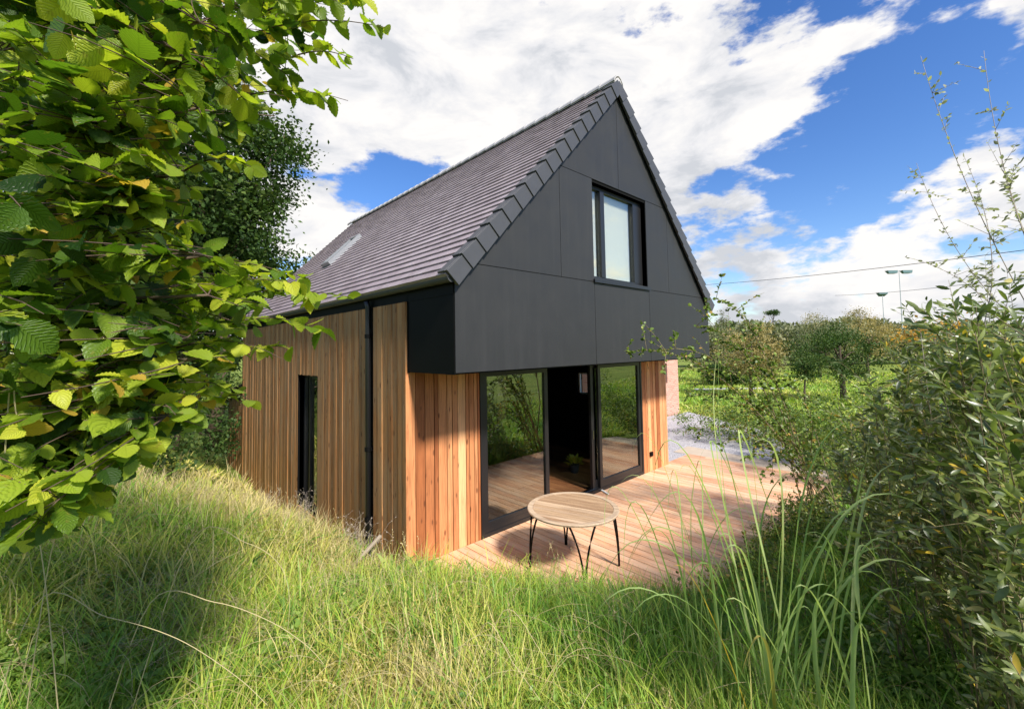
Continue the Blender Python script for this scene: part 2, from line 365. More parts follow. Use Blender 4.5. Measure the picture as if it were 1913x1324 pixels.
# ------------------------------------------------------------------ ground
def ground_u(X, Y):
    g1 = -X-.12; g2 = -2.95-Y; g3 = (X-.35)*-.842+(Y+.42)*-.539
    return np.maximum(np.maximum(g1, g2), g3)
def sstep(a, b, x):
    t = np.clip((x-a)/(b-a), 0, 1); return t*t*(3-2*t)
def ground_z(X, Y):
    X = np.asarray(X, float); Y = np.asarray(Y, float)
    u = ground_u(X, Y)
    slope = .27+.25*sstep(-1.5, 2.5, Y)
    cap = 1.25+.25*sstep(0, 5, Y)
    rise = cap*(1-np.exp(-np.maximum(u, 0)*slope/cap*1.35))
    rise = rise*(1-.85*sstep(0.5, 8, X))
    base = -.14-.62*sstep(0, 5, Y)*(1-sstep(-.5, 3.5, -X-1))*(X < 3)
    base = np.where((X > 1) & (X < 6.6) & (Y > .2) & (Y < 9), -.5, base)
    n = .05*np.sin(X*1.7+Y*.6)*np.cos(Y*1.3-X*.4)+.03*np.sin(X*4.1+1)*np.sin(Y*3.7)
    far = np.sqrt(X*X+Y*Y)
    hill = 7*sstep(130, 420, far)*(.5+.5*np.sin(np.arctan2(Y, X)*5+1.3))
    return base+rise+n*sstep(0, .8, u)-.35*sstep(9, 30, X)+hill
def ground_obj():
    a = np.linspace(-1, 1, 301); s = np.sinh(a*7.2)/np.sinh(7.2)*900
    X, Y = np.meshgrid(s-1.0, s-1.0, indexing='ij'); Z = ground_z(X, Y)
    n = len(a); V = np.stack([X, Y, Z], -1).reshape(-1, 3)
    i = np.arange(n-1); I, J = np.meshgrid(i, i, indexing='ij'); a0 = (I*n+J).ravel()
    q = np.stack([a0, a0+n, a0+n+1, a0+1], 1)
    me = np_mesh('ground', V, q, smooth=True)
    mt, t, b = mat('ground_grass'); c = objco(t)
    n1 = noise(t, c, .35, 8, .65); n2 = noise(t, c, 6, 8, .7); n3 = noise(t, c, 40, 6, .7)
    col = ramp(t, n1, [(.3, (.10, .17, .03)), (.5, (.19, .27, .045)), (.7, (.30, .35, .08))])
    col = mixrgb(t, ramp(t, n2, [(.4, (0, 0, 0)), (.7, (.6, .6, .6))]), col, (.20, .17, .07))
    col = mixrgb(t, 1.0, col, ramp(t, n3, [(.25, (.35, .35, .3)), (.7, (1.3, 1.3, 1.2))]), 'MULTIPLY')
    setp(b, Base_Color=col, Roughness=.95, Specular_IOR_Level=.1); bump(t, b, n3, .05, .8)
    return tag(link('ground', me, mt), 'grassy ground banked up around the deck and house', None, None, 'structure')
ground_obj()

# ------------------------------------------------------------------ deck and paving
d = MB(); x = .0; i = 0
while x < 8.05:
    y0 = -2.95 + .0*i
    cut = random.choice([-1.2, -.4, -2.1, None])
    t1 = random.random()
    if cut: d.box(x, x+.139, y0, cut-.003, -.028, 0, t1); d.box(x, x+.139, cut+.003, -.035 if x < 6.85 else .06, -.028, 0, random.random())
    else: d.box(x, x+.139, y0, -.035 if x < 6.85 else .06, -.028, 0, t1)
    x += .1495; i += 1
deck = d.build('deck', M_DECK, bevel=.003); tag(deck, 'reddish timber deck of long parallel boards in front of the house', None, None, 'structure')
d = MB(); d.box(0, 8.15, -2.90, -2.86, -.2, -.031); d.box(8.02, 8.06, -2.85, .06, -.2, -.031)
for yy in (-2.5, -2.0, -1.5, -1.0, -.5): d.box(.05, 8.0, yy, yy+.05, -.13, -.031)
o = d.build('deck_frame', M_TWIG); tag(o, None, None, None, 'structure')
mt, t, b = mat('gravel'); c = objco(t); vo = N('ShaderNodeTexVoronoi', t); vo.inputs['Scale'].default_value = 28; t.links.new(c, vo.inputs['Vector'])
setp(b, Base_Color=mixrgb(t, vo.outputs['Color'], (.30, .29, .31), (.52, .50, .51)), Roughness=.9); bump(t, b, vo.outputs['Distance'], .03, .8)
M_GRAVEL = mt
d = MB(); d.add([(6.9, .07, -.03), (8.2, .07, -.03), (8.9, -2.2, -.035), (10.6, -1.6, -.04), (13.0, 0, -.05), (15.2, 3.4, -.06), (6.9, 3.4, -.06)], [(0, 1, 2, 3, 4, 5, 6)])
d.build('gravel_path', M_GRAVEL)['kind'] = 'structure'
mt, t, b = mat('sandy_slab'); setp(b, Base_Color=mixrgb(t, noise(t, objco(t), 5, 6), (.38, .30, .22), (.55, .46, .36)), Roughness=.9)
d = MB(); d.add([(8.12, .5, -.026), (8.12, -2.9, -.026), (8.75, -2.7, -.026), (9.0, .5, -.026)], [(0, 1, 2, 3)]); d.build('sandy_strip', mt)['kind'] = 'structure'

# ------------------------------------------------------------------ house
W, OV, SO, ZE, ZA, LH = 6.82, 1.093, 2.52, 3.60, 7.25, 9.4
HR = W/2; SL = (ZA-ZE)/HR
house = empty('house', (0, 0, 0))
tag(house, 'larch-clad house with steep tiled roof and dark grey overhanging gable', 'house')
def boards(mb, axis, u0, u1, z0, z1, holes, face, sgn, seed):
    r = random.Random(seed); u = u0
    while u < u1-.02:
        wd = r.choice([.062, .09, .118, .145, .145]); wd = min(wd, u1-u)
        dep = r.choice([0, .004, .009]); t = min(1, max(0, r.gauss(.5, .27)))
        segs = [(z0, z1)]
        for (h0, h1, hz0, hz1) in holes:
            if u+wd > h0+.004 and u < h1-.004:
                if u < h0: # trim board at the reveal
                    wd = h0-u
                    if wd > .02: continue
                segs = [(a, b) for a, b in ((z0, hz0), (hz1, z1)) if b-a > .02]
        wd2 = wd-.010
        if wd > .02:
            for a, b in segs:
                if axis == 'x': mb.box(u, u+wd2, face-(.028+dep), face-.004, a, b, t)
                else: mb.box(face-(.028+dep), face-.004, u, u+wd2, a, b, t)
        u += wd
WY0, WY1, WZ0, WZ1 = 3.24, 4.33, -.28, 2.32     # tall side window
DX0, DX1, DZ1 = 1.20, 5.76, 2.50                # sliding door opening
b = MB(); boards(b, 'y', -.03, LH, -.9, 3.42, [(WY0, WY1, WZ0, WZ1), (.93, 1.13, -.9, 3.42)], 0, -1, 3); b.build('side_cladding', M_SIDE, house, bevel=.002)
for q0, q1, sd in ((-.032, DX0-.002, 5), (DX1+.004, W+.02, 6)):
    b = MB(); boards(b, 'x', q0, q1, -.12, SO-.02, [], 0, -1, sd); b.build('front_cladding', M_FRONT, house, bevel=.002)
# walls (dark membrane behind the boards), built round their openings
b = MB()
def wally(mb, x0, x1, y0, y1, z0, z1, holes):
    """wall spanning y with holes (ya,yb,za,zb)"""
    y = y0
    for ya, yb, za, zb in sorted(holes):
        mb.box(x0, x1, y, ya, z0, z1); mb.box(x0, x1, ya, yb, z0, za); mb.box(x0, x1, ya, yb, zb, z1); y = yb
    mb.box(x0, x1, y, y1, z0, z1)
RWIN = (2.08, 2.44, 1.5, 2.08); RWIN2 = (5.35, 6.05, .35, 1.95)
wally(b, 0, .25, .252, LH, -.9, 3.46, [(WY0, WY1, WZ0, WZ1)])
wally(b, W-.25, W, .252, LH, -.9, 3.46, [RWIN, RWIN2])
b.box(0, DX0, 0, .25, -.2, 3.46); b.box(DX1, W, 0, .25, -.2, 3.46); b.box(DX0, DX1, 0, .25, DZ1, 3.46)
b.box(.25, W-.25, LH-.25, LH, -.9, 3.46)
b.build('wall', M_VOID, house)
b = MB(); b.prism([(0, 3.462), (W, 3.462), (W, 3.5), (HR, ZA-.1), (0, 3.5)], LH-.02, LH+.04); b.build('rear_gable', M_GABLE, house)
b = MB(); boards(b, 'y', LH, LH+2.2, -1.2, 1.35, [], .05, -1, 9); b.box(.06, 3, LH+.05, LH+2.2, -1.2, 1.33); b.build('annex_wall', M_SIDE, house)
b = MB(); b.add([(-.12, LH+.02, 1.75), (-.12, LH+2.3, 1.28), (3, LH+2.3, 1.28), (3, LH+.02, 1.75), (-.12, LH+.02, 1.87), (-.12, LH+2.3, 1.40), (3, LH+2.3, 1.40), (3, LH+.02, 1.87)],
    [(0, 1, 2, 3), (7, 6, 5, 4), (0, 4, 5, 1), (1, 5, 6, 2), (2, 6, 7, 3), (3, 7, 4, 0)]); b.build('annex_roof', M_BLACK, house)
# interior shell
b = MB(); x = .26
while x < W-.3: b.box(x, x+.118, .03, LH-.26, -.02, .012, random.random()); x += .12
b.build('interior_floor', M_FLOOR, house)
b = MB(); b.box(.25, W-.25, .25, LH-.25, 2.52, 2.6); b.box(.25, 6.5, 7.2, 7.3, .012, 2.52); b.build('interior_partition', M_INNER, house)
# overhang
b = MB(); b.box(0.012, W-.012, -OV+.03, -.045, SO-.018, SO); b.build('soffit', M_BLACK, house)
b = MB(); b.box(-.004, .012, -OV+.016, .0, SO-.02, ZE-.02); b.box(-.012, .02, -.05, -.032, SO-.03, ZE-.1); b.build('cheek_panel', M_BLACK, house)
b = MB(); b.box(W-.012, W+.004, -OV+.016, 0, SO-.02, ZE-.02); b.build('cheek_panel', M_BLACK, house)
def clip(poly, nx, nz, c):   # keep nx*x+nz*z<=c
    out = []
    for i in range(len(poly)):
        a = poly[i]; q = poly[(i+1) % len(poly)]; fa = nx*a[0]+nz*a[1]-c; fb = nx*q[0]+nz*q[1]-c
        if fa <= 0: out.append(a)
        if fa*fb < 0: s = fa/(fa-fb); out.append((a[0]+(q[0]-a[0])*s, a[1]+(q[1]-a[1])*s))
    return out
GP = [(0, SO), (W, SO), (W, ZE), (HR, ZA), (0, ZE)]
H1, H2 = 3.80, 5.44; WX0, WX1, WZA, WZB = 2.66, 4.27, 3.86, 5.40
def piece(x0, x1, z0, z1, t):
    g = .004; p = GP
    for nx, nz, c in ((-1, 0, -(x0+g)), (1, 0, x1-g), (0, -1, -(z0+g)), (0, 1, z1-g)): p = clip(p, nx, nz, c)
    MB().prism(p, -OV, -OV+.012, t).build('gable_panel', M_GABLE, house, bevel=.0015)
for a in ((0, 2.66, SO-.01, H1, .4), (2.66, 4.31, SO-.01, H1, .6), (4.31, W, SO-.01, H1, .3), (0, 1.87, H1, 6, .5), (1.87, 2.66, H1, H2, .7), (4.27, 5.06, H1, H2, .5), (5.06, W, H1, H2+1, .8), (0, 3.41, H2, 8, .55), (3.41, 5.06, H2, 8, .35)):
    piece(*a)
piece(WX0, WX1, H1, WZA, .5)
b = MB()  # backing behind the joints, with the window hole
for a in ((0, WX0, SO, H1+2), (WX1, W, SO, H1+2), (WX0, WX1, SO, WZA), (WX0, WX1, WZB, 8), (0, WX0, H1+2, 8), (WX1, W, H1+2, 8)):
    p = GP
    for nx, nz, c in ((-1, 0, -a[0]), (1, 0, a[1]), (0, -1, -a[2]), (0, 1, a[3]), (1, 0, W-.03), (-1, 0, -.03)): p = clip(p, nx, nz, c)
    if len(p) > 2: b.prism(p, -OV+.015, -OV+.2)
b.build('gable_backing', M_VOID, house)
# gable window
win = empty('window'); win.parent = house
b = MB(); y0, y1 = -OV+.10, -OV+.17
b.frame('y', WX0+.001, WX1-.001, WZA+.001, WZB-.001, y0, y1, .055); b.box(2.99, 3.10, y0-.012, y1, WZA+.056, WZB-.056); b.box(3.99, 4.214, y0-.006, y1+.02, WZA+.056, WZB-.056)
b.build('frame', M_FRAME, win)
MB().box(WX0+.056, 2.989, y0+.04, y0+.046, WZA+.056, WZB-.056).build('pane', M_GLASS2, win); MB().box(3.101, 3.989, y0+.04, y0+.046, WZA+.056, WZB-.056).build('pane', M_GLASS2, win)
MB().box(WX0+.02, WX1-.02, y1+.03, y1+.035, WZA+.02, WZB-.02).build('blind', M_CREAM, win)
b = MB(); b.box(WX0-.03, WX1+.05, -OV-.035, -OV+.099, WZA-.045, WZA-.02); b.box(WX0-.03, WX1+.05, -OV-.035, -OV-.003, WZA-.07, WZA-.046); b.build('sill', M_FRAME, win)
b = MB(); b.box(WX0-.012, WX0, -OV+.016, -OV+.2, WZA, WZB); b.box(WX1, WX1+.012, -OV+.016, -OV+.2, WZA, WZB); b.box(WX0, WX1, -OV+.016, -OV+.2, WZB, WZB+.012); b.build('reveal', M_BLACK, win)
# side window
win = empty('window'); win.parent = house
b = MB(); b.frame('x', WY0+.001, WY1-.001, WZ0+.001, WZ1-.001, .08, .15, .05); b.box(.07, .152, 3.93, 3.99, WZ0+.052, WZ1-.052); b.build('frame', M_FRAME, win)
MB().box(.11, .116, WY0+.05, 3.929, WZ0+.05, WZ1-.05).build('pane', M_GLASS2, win); MB().box(.11, .116, 3.991, WY1-.05, WZ0+.05, WZ1-.05).build('pane', M_GLASS2, win)
b = MB(); b.box(-.03, .078, WY0-.012, WY0, WZ0, WZ1); b.box(-.03, .078, WY1, WY1+.012, WZ0, WZ1); b.box(-.03, .078, WY0-.012, WY1+.012, WZ1, WZ1+.012); b.build('reveal', M_BLACK, win)
win = empty('window'); win.parent = house
MB().frame('x', RWIN2[0], RWIN2[1], RWIN2[2], RWIN2[3], W-.16, W-.1, .04).build('frame', M_FRAME, win)
MB().box(W-.14, W-.134, RWIN2[0]+.04, RWIN2[1]-.04, RWIN2[2]+.04, RWIN2[3]-.04).build('pane', M_GLASS2, win)
win = empty('window'); win.parent = house
MB().frame('x', RWIN[0], RWIN[1], RWIN[2], RWIN[3], W-.16, W-.1, .04).build('frame', M_WHITE, win)
MB().box(W-.14, W-.134, RWIN[0]+.04, RWIN[1]-.04, RWIN[2]+.04, RWIN[3]-.04).build('pane', M_GLASS2, win)
# sliding door
dr = empty('sliding_door'); dr.parent = house
b = MB(); b.frame('y', DX0+.002, DX1-.002, .002, DZ1-.002, -.03, .12, .05); b.build('outer_frame', M_FRAME, dr)
def leafdoor(x0, x1, ya, yb, mir=0):
    MB().frame('y', x0, x1, .053, DZ1-.053, ya, yb, .085).box(x0+.086, x1-.086, ya+.002, yb-.002, .139, .20).build('door_frame', M_FRAME, dr)
    MB().box(x0+.086, x1-.086, (ya+yb)/2, (ya+yb)/2+.006, .201, DZ1-.139).build('pane', M_GLASS, dr)
leafdoor(1.254, 2.70, -.02, .035); leafdoor(4.16, 5.70, -.02, .035); leafdoor(4.00, 5.50, .045, .10)
MB().box(DX0+.06, DX1-.06, .04, .11, .053, .06).build('track', M_CHROME, dr)
b = MB(); b.box(4.03, 4.045, .025, .044, 1.0, 1.16); b.build('handle', M_CHROME, dr)
# socket + cable glands
b = MB(); b.box(5.98, 6.07, -.085, -.04, .33, .43); b.build('outdoor_socket', M_BLACK, house, bevel=.008)
# roof: stepped courses
RT = 1.0425; ang = math.atan(RT); RX0, RZ0 = -.12, 3.62; RL = (HR-RX0)/math.cos(ang)
YF, YB = -OV-.05, 9.8
def slope_pt(s, h, side):    # s along rafter, h above the plane
    x = RX0+s*math.cos(ang)-h*math.sin(ang); z = RZ0+s*math.sin(ang)+h*math.cos(ang)
    return (x if side < 0 else W-x), z
roof = None
for side in (-1, 1):
    b = MB(); nc = 34; g = RL/nc; r = random.Random(21+side)
    for k in range(nc):
        s0, s1 = k*g-.02, (k+1)*g+.03
        y = YF+.012; n = 0
        off = (k % 2)*.135
        ys = [YF+.01]; yy = YF+.01+.27-off
        while yy < YB: ys.append(yy); yy += .27
        ys.append(YB)
        for ya, yb in zip(ys[:-1], ys[1:]):
            h0 = .034+r.uniform(-.0015, .0015); h1 = .006
            c4 = [slope_pt(s0, 0.0 if k else -.03, side), slope_pt(s0, h0, side), slope_pt(min(s1, RL+.02), h1, side), slope_pt(min(s1, RL+.02), -.006, side)]
            V = [(p[0], ya+.0006, p[1]) for p in c4]+[(p[0], yb-.0006, p[1]) for p in c4]
            Fs = [(0, 1, 2, 3), (7, 6, 5, 4), (1, 5, 6, 2), (0, 4, 5, 1), (3, 2, 6, 7), (0, 3, 7, 4)]
            b.add(V, Fs, min(1, max(0, r.gauss(.5, .13))))
    ro = b.build('roof', M_TILE, house)
    if side < 0: roof = ro
    # verge tiles: interlocking stepped caps along the front rake
    for k in range(17):
        s0 = k*RL/17; s1 = s0+RL/17+.035
        b = MB(); Y0, Y1 = YF-.022, YF+.16
        pts = []
        for (s, up, dn) in ((s0, .062, -.165), (s1, .036, -.16)):
            pts.append([slope_pt(min(s, RL), up, side), slope_pt(min(s, RL), dn, side)])
        o1 = -.016; o2 = 0.004
        # outer skirt (slightly tapered so that each laps the next)
        A = [(pts[0][0][0], Y0+o1, pts[0][0][1]), (pts[0][1][0], Y0+o1, pts[0][1][1]), (pts[1][1][0], Y0+o2, pts[1][1][1]), (pts[1][0][0], Y0+o2, pts[1][0][1])]
        Bk = [(p[0], YF+.012, p[2]) for p in A]
        b.add(A+Bk, [(0, 1, 2, 3), (7, 6, 5, 4), (0, 4, 5, 1), (1, 5, 6, 2), (2, 6, 7, 3), (3, 7, 4, 0)])
        T = [slope_pt(s0, .064, side), slope_pt(s0, .04, side), slope_pt(min(s1, RL), .012, side), slope_pt(min(s1, RL), .038, side)]
        V = [(p[0], YF+.0125, p[1]) for p in T]+[(p[0], Y1, p[1]) for p in T]
        b.add(V, [(0, 1, 2, 3), (7, 6, 5, 4), (0, 4, 5, 1), (1, 5, 6, 2), (2, 6, 7, 3), (3, 7, 4, 0)])
        b.build('verge_tile', M_VERGE, ro, bevel=.004)
    # underside / barge soffit
    b = MB(); c4 = [slope_pt(.02, -.03, side), slope_pt(RL, -.03, side), slope_pt(RL, -.08, side), slope_pt(.02, -.08, side)]
    V = [(p[0], YF+.02, p[1]) for p in c4]+[(p[0], YB-.02, p[1]) for p in c4]
    b.add(V, [(0, 1, 2, 3), (7, 6, 5, 4), (0, 4, 5, 1), (1, 5, 6, 2), (2, 6, 7, 3), (3, 7, 4, 0)])
    b.build('rafter_lining', M_VOID, ro)
    # fascia + gutter
    xs = (lambda v: v) if side < 0 else (lambda v: W-v)
    b = MB(); x0, x1 = sorted((xs(-.012), xs(.03))); b.box(x0, x1, -OV+.02, YB-.05, 3.42, 3.66); b.build('fascia', M_BLACK, house)
    b = MB(); prof = [(math.cos(a)*.058, math.sin(a)*.058) for a in np.linspace(math.pi, 2*math.pi, 9)]
    cx, cz = -.074, 3.60; n = len(prof)
    V = []
    for yy in (YF+.0, YB-.05):
        V += [(xs(cx+p[0]), yy, cz+p[1]) for p in prof]+[(xs(cx+p[0]*.92), yy, cz+p[1]*.92) for p in prof[::-1]]
    k = 2*n; b.add(V, [(i, (i+1) % k, (i+1) % k+k, i+k) for i in range(k)]+[tuple(range(k))])
    b.add([(xs(cx+p[0]), YF+.004, cz+p[1]) for p in prof], [tuple(range(n))])
    b.build('gutter', M_VERGE, house, smooth=False)
b = MB()
yy = YF-.02
while yy < YB:
    ye = yy+.33
    prof = [(-.14, -.135), (-.13, -.09), (-.07, -.025), (0, .0), (.07, -.025), (.13, -.09), (.14, -.135)]
    V = []
    for q, lift in ((yy, .018), (ye, 0)):
        V += [(HR+p[0], q, ZA+.20+p[1]+lift-.06) for p in prof]
    for q, lift in ((yy, .018), (ye, 0)):
        V += [(HR+p[0]*.9, q, ZA+.18+p[1]+lift-.06) for p in prof]
    Fs = []
    for i in range(6): Fs += [(i, i+1, i+8, i+7), (i+14, i+21, i+22, i+15), (i, i+14, i+15, i+1)]
    b.add(V, Fs, random.random()); yy += .31
b.prism([(HR-.12, ZA+.0), (HR+.12, ZA+.0), (HR+.06, ZA+.09), (HR, ZA+.118), (HR-.06, ZA+.09)], YF-.015, YF+.01)
b.build('ridge_tile', plain('ridge', (.42, .40, .39), .6, var=.2), roof)
# skylight on left slope
sk = empty('skylight'); sk.parent = house
def spt(s, y, h): x, z = slope_pt(s, h, -1); return (x, y, z)
def sbox(mb, s0, s1, y0, y1, h0, h1):
    V = [spt(s, y, h) for h in (h0, h1) for y in (y0, y1) for s in (s0, s1)]
    mb.add(V, [(0, 2, 3, 1), (4, 5, 7, 6), (0, 1, 5, 4), (2, 6, 7, 3), (0, 4, 6, 2), (1, 3, 7, 5)])
SS0, SS1, SY0, SY1 = 1.75, 2.90, 5.6, 6.12
b = MB(); sbox(b, SS0, SS0+.08, SY0, SY1, .0, .12); sbox(b, SS1-.08, SS1, SY0, SY1, 0, .12); sbox(b, SS0+.08, SS1-.08, SY0, SY0+.07, 0, .12); sbox(b, SS0+.08, SS1-.08, SY1-.07, SY1, 0, .12)
b.build('frame', plain('alu_grey', (.30, .31, .32), .35, .5), sk)
b = MB(); sbox(b, SS0+.081, SS1-.081, SY0+.071, SY1-.071, .08, .09); b.build('pane', plain('sky_glass', (.10, .11, .12), .12, .3), sk)
# downpipe
dp = MB().tube([(-.085, 1.03, 3.52), (-.06, 1.03, 3.44), (-.06, 1.03, 3.2), (-.06, 1.03, -.75)], .040, 10).build('downpipe', M_FRAME, house, smooth=True)
for z in (3.0, 1.35, .35):
    b = MB(); b.tube([(-.06, 1.03, z-.03), (-.06, 1.03, z+.03)], .049, 10); b.box(-.03, .0, .98, 1.08, z-.02, z+.02); b.build('bracket', M_BLACK, dp)

# ------------------------------------------------------------------ things in and by the house
# table
TC = (1.545, -1.47); tb = empty('garden_table', (TC[0], TC[1], 0), math.radians(18))
tag(tb, 'round slatted wooden garden table on curved black metal legs, standing on the deck', 'table')
R = .585; zt = .74
b = MB(); n = 64
V = []; 
for r_, z_ in ((R, zt-.008), (R-.008, zt), (R-.07, zt), (R-.07, zt-.028), (R-.006, zt-.028)):
    V += [(r_*math.cos(2*math.pi*i/n), r_*math.sin(2*math.pi*i/n), z_) for i in range(n)]
Fs = []
for k in range(5):
    for i in range(n): Fs.append((k*n+i, k*n+(i+1) % n, ((k+1) % 5)*n+(i+1) % n, ((k+1) % 5)*n+i))
b.add(V, Fs, .9); b.build('rim', wood('teak_rim', [(.5, .38, .26)]*3, axis=1, knots=False), tb)
b = MB(); x = -(R-.075); 
while x < R-.08:
    x1 = min(x+.062, R-.075); xm = max(abs(x), abs(x1)); h = math.sqrt(max(0, (R-.073)**2-xm**2))
    if h > .03:
        hs0 = math.sqrt(max(0, (R-.073)**2-x**2)); hs1 = math.sqrt(max(0, (R-.073)**2-x1**2))
        V = [(x, -hs0, zt-.026), (x1, -hs1, zt-.026), (x1, hs1, zt-.026), (x, hs0, zt-.026), (x, -hs0, zt-.003), (x1, -hs1, zt-.003), (x1, hs1, zt-.003), (x, hs0, zt-.003)]
        b.add(V, [(3, 2, 1, 0), (4, 5, 6, 7), (0, 1, 5, 4), (1, 2, 6, 5), (2, 3, 7, 6), (3, 0, 4, 7)], random.random())
    x += .066
b.build('slats', M_TABLE, tb)
b = MB(); n = 32; b.tube([(math.cos(a)*.44, math.sin(a)*.44, zt-.04) for a in np.linspace(0, 2*math.pi, n)], .011, 6); b.box(-.43, .43, -.02, .02, zt-.045, zt-.029); b.box(-.02, .02, -.43, -.021, zt-.045, zt-.029); b.box(-.02, .02, .021, .43, zt-.045, zt-.029)
b.build('under_frame', M_BLACK, tb)
feet = [(1.03, -1.12), (1.92, -1.02), (1.27, -1.82), (1.97, -1.91)]
for k, (fx, fy) in enumerate(feet):
    a = math.radians(-18); dx, dy = fx-TC[0], fy-TC[1]; lx, ly = dx*math.cos(a)-dy*math.sin(a), dx*math.sin(a)+dy*math.cos(a)
    L_ = math.hypot(lx, ly); ux, uy = lx/L_, ly/L_; lx, ly = ux*.57, uy*.57
    for sgn in (-1, 1):
        tx, ty = ux*.50-uy*.16*sgn, uy*.50+ux*.16*sgn
        pts = []
        for t in np.linspace(0, 1, 10):
            e = 1-(1-t)**2.2
            pts.append((tx*(1-e)+(lx-uy*.008*sgn)*e, ty*(1-e)+(ly+ux*.008*sgn)*e, (zt-.03)*(1-t)+.0*t+.012*(t > .99)))
        if sgn == 1: MBp = pts
        if sgn == -1: first = pts
    b = MB().tube(first, .0125, 6); b.tube(MBp, .0125, 6); b.build('leg', M_BLACK, tb, smooth=True)
# white strip at the threshold
o = MB().box(-.02, .02, -.17, .17, 0, .02).build('door_stop_strip', M_WHITE, bevel=.005); o.location = (4.14, -.10, .004); o.rotation_euler = (0, 0, math.radians(-25))
tag(o, 'short white strip lying on the deck at the open door', 'strip')
# potted plant
pp = empty('potted_plant', (4.75, 1.1, .012)); tag(pp, 'small potted plant with yellow-green leaves on the floor inside the open door', 'plant')
MB().tube([(0, 0, 0), (0, 0, .16), (0, 0, .17)], [.08, .11, .11], 14).build('pot', plain('pot', (.05, .05, .05), .6), pp)
n = 60; th = rng.uniform(0, 6.28, n); el = rng.uniform(.2, 1.2, n); dv = np.stack([np.cos(th)*np.cos(el), np.sin(th)*np.cos(el), np.sin(el)], 1)
link('leaves', scatter('leaves', LEAF_MED, np.tile([0, 0, .16], (n, 1))+dv*.1, dv, np.stack([-dv[:, 0], -dv[:, 1], np.ones(n)], 1), rng.uniform(.1, .18, n), rng.uniform(0.4, 1, n)), leafmat('plant_leaf', [(0, (.3, .35, .05)), (1, (.6, .55, .1))]), pp)
# lounge chair inside
ch = empty('lounge_chair', (3.95, 1.9, .012), math.radians(25)); tag(ch, 'black lounge chair with curved chrome arms in the dark room', 'chair')
MB().box(-.3, .3, -.3, .3, .36, .46).build('seat', M_LEATHER, ch, bevel=.03)
MB().box(-.3, .3, 0, .1, 0, .6, M=Matrix.Translation((0, .28, .42)) @ Matrix.Rotation(math.radians(-15), 4, 'X')).build('backrest', M_LEATHER, ch, bevel=.03)
for s in (-1, 1): MB().tube([(s*.33, .3+.0, .62), (s*.33, .05, .64), (s*.33, -.22, .58), (s*.33, -.33, .4), (s*.33, -.3, .15), (s*.33, -.1, .015), (s*.33, .3, .015)], .013, 8).build('arm', M_CHROME, ch, smooth=True)

# brick outbuilding
bb = empty('brick_outbuilding', (0, 0, 0)); tag(bb, 'pink brick outbuilding with a narrow dark window beyond the right corner of the house', 'building')
b = MB(); X0, X1, Y0, Y1 = 8.6, 14.65, 3.5, 9.0
b.box(X0, 13.40, Y0, Y0+.25, -.3, 3.1); b.box(13.40, 13.72, Y0, Y0+.25, -.3, 1.25); b.box(13.40, 13.72, Y0, Y0+.25, 2.05, 3.1); b.box(13.72, X1, Y0, Y0+.25, -.3, 3.1)
b.box(X0, X0+.25, Y0+.25, Y1, -.3, 3.1); b.box(X1-.25, X1, Y0+.25, Y1, -.3, 3.1); b.box(X0+.25, X1-.25, Y1-.25, Y1, -.3, 3.1); b.build('wall', M_BRICK, bb)
MB().frame('y', 13.402, 13.718, 1.252, 2.048, 3.58, 3.64, .035).build('window', M_FRAME, bb)
MB().box(13.437, 13.683, 3.6, 3.606, 1.287, 2.013).build('pane', M_GLASS2, bb)
MB().prism([(X0-.2, 3.101), (X1+.2, 3.101), (X1+.2, 3.18), ((X0+X1)/2, 3.75), (X0-.2, 3.18)], Y0-.15, Y1+.15).build('roof', M_VERGE, bb)

# ------------------------------------------------------------------ vegetation builders
def rnd_unit(n): v = rng.normal(size=(n, 3)); return v/np.linalg.norm(v, axis=1, keepdims=True)
def crown_leaves(c, rad, nclump, nleaf, leaf, clump_r, squash=1., tmpl=LEAF_QUAD, shell=.55, tintf=None):
    """leaf clumps spread through an ellipsoid with an uneven outline"""
    u = rnd_unit(nclump); lump = 1+.22*np.sin(u[:, 0]*5+c[0])*np.cos(u[:, 1]*4+c[1])+.15*np.sin(u[:, 2]*7)
    r = (shell+(1-shell)*rng.random(nclump)**.6)*lump
    cc = np.asarray(c)+u*r[:, None]*np.asarray(rad)
    per = np.maximum(1, rng.poisson(nleaf/nclump, nclump)); idx = np.repeat(np.arange(nclump), per); n = len(idx)
    P = cc[idx]+rng.normal(size=(n, 3))*clump_r*np.array([1, 1, .6*squash])
    nr = rnd_unit(n)*.8+np.array([0, 0, .9]); dv = rnd_unit(n)+u[idx]*.4+np.array([0, 0, -.15])
    ct = rng.normal(.45, .18, nclump)
    tint = np.clip(ct[idx]+rng.normal(0, .15, n), 0, 1)
    return P, dv, nr, rng.uniform(.7, 1.3, n)*leaf, tint, cc
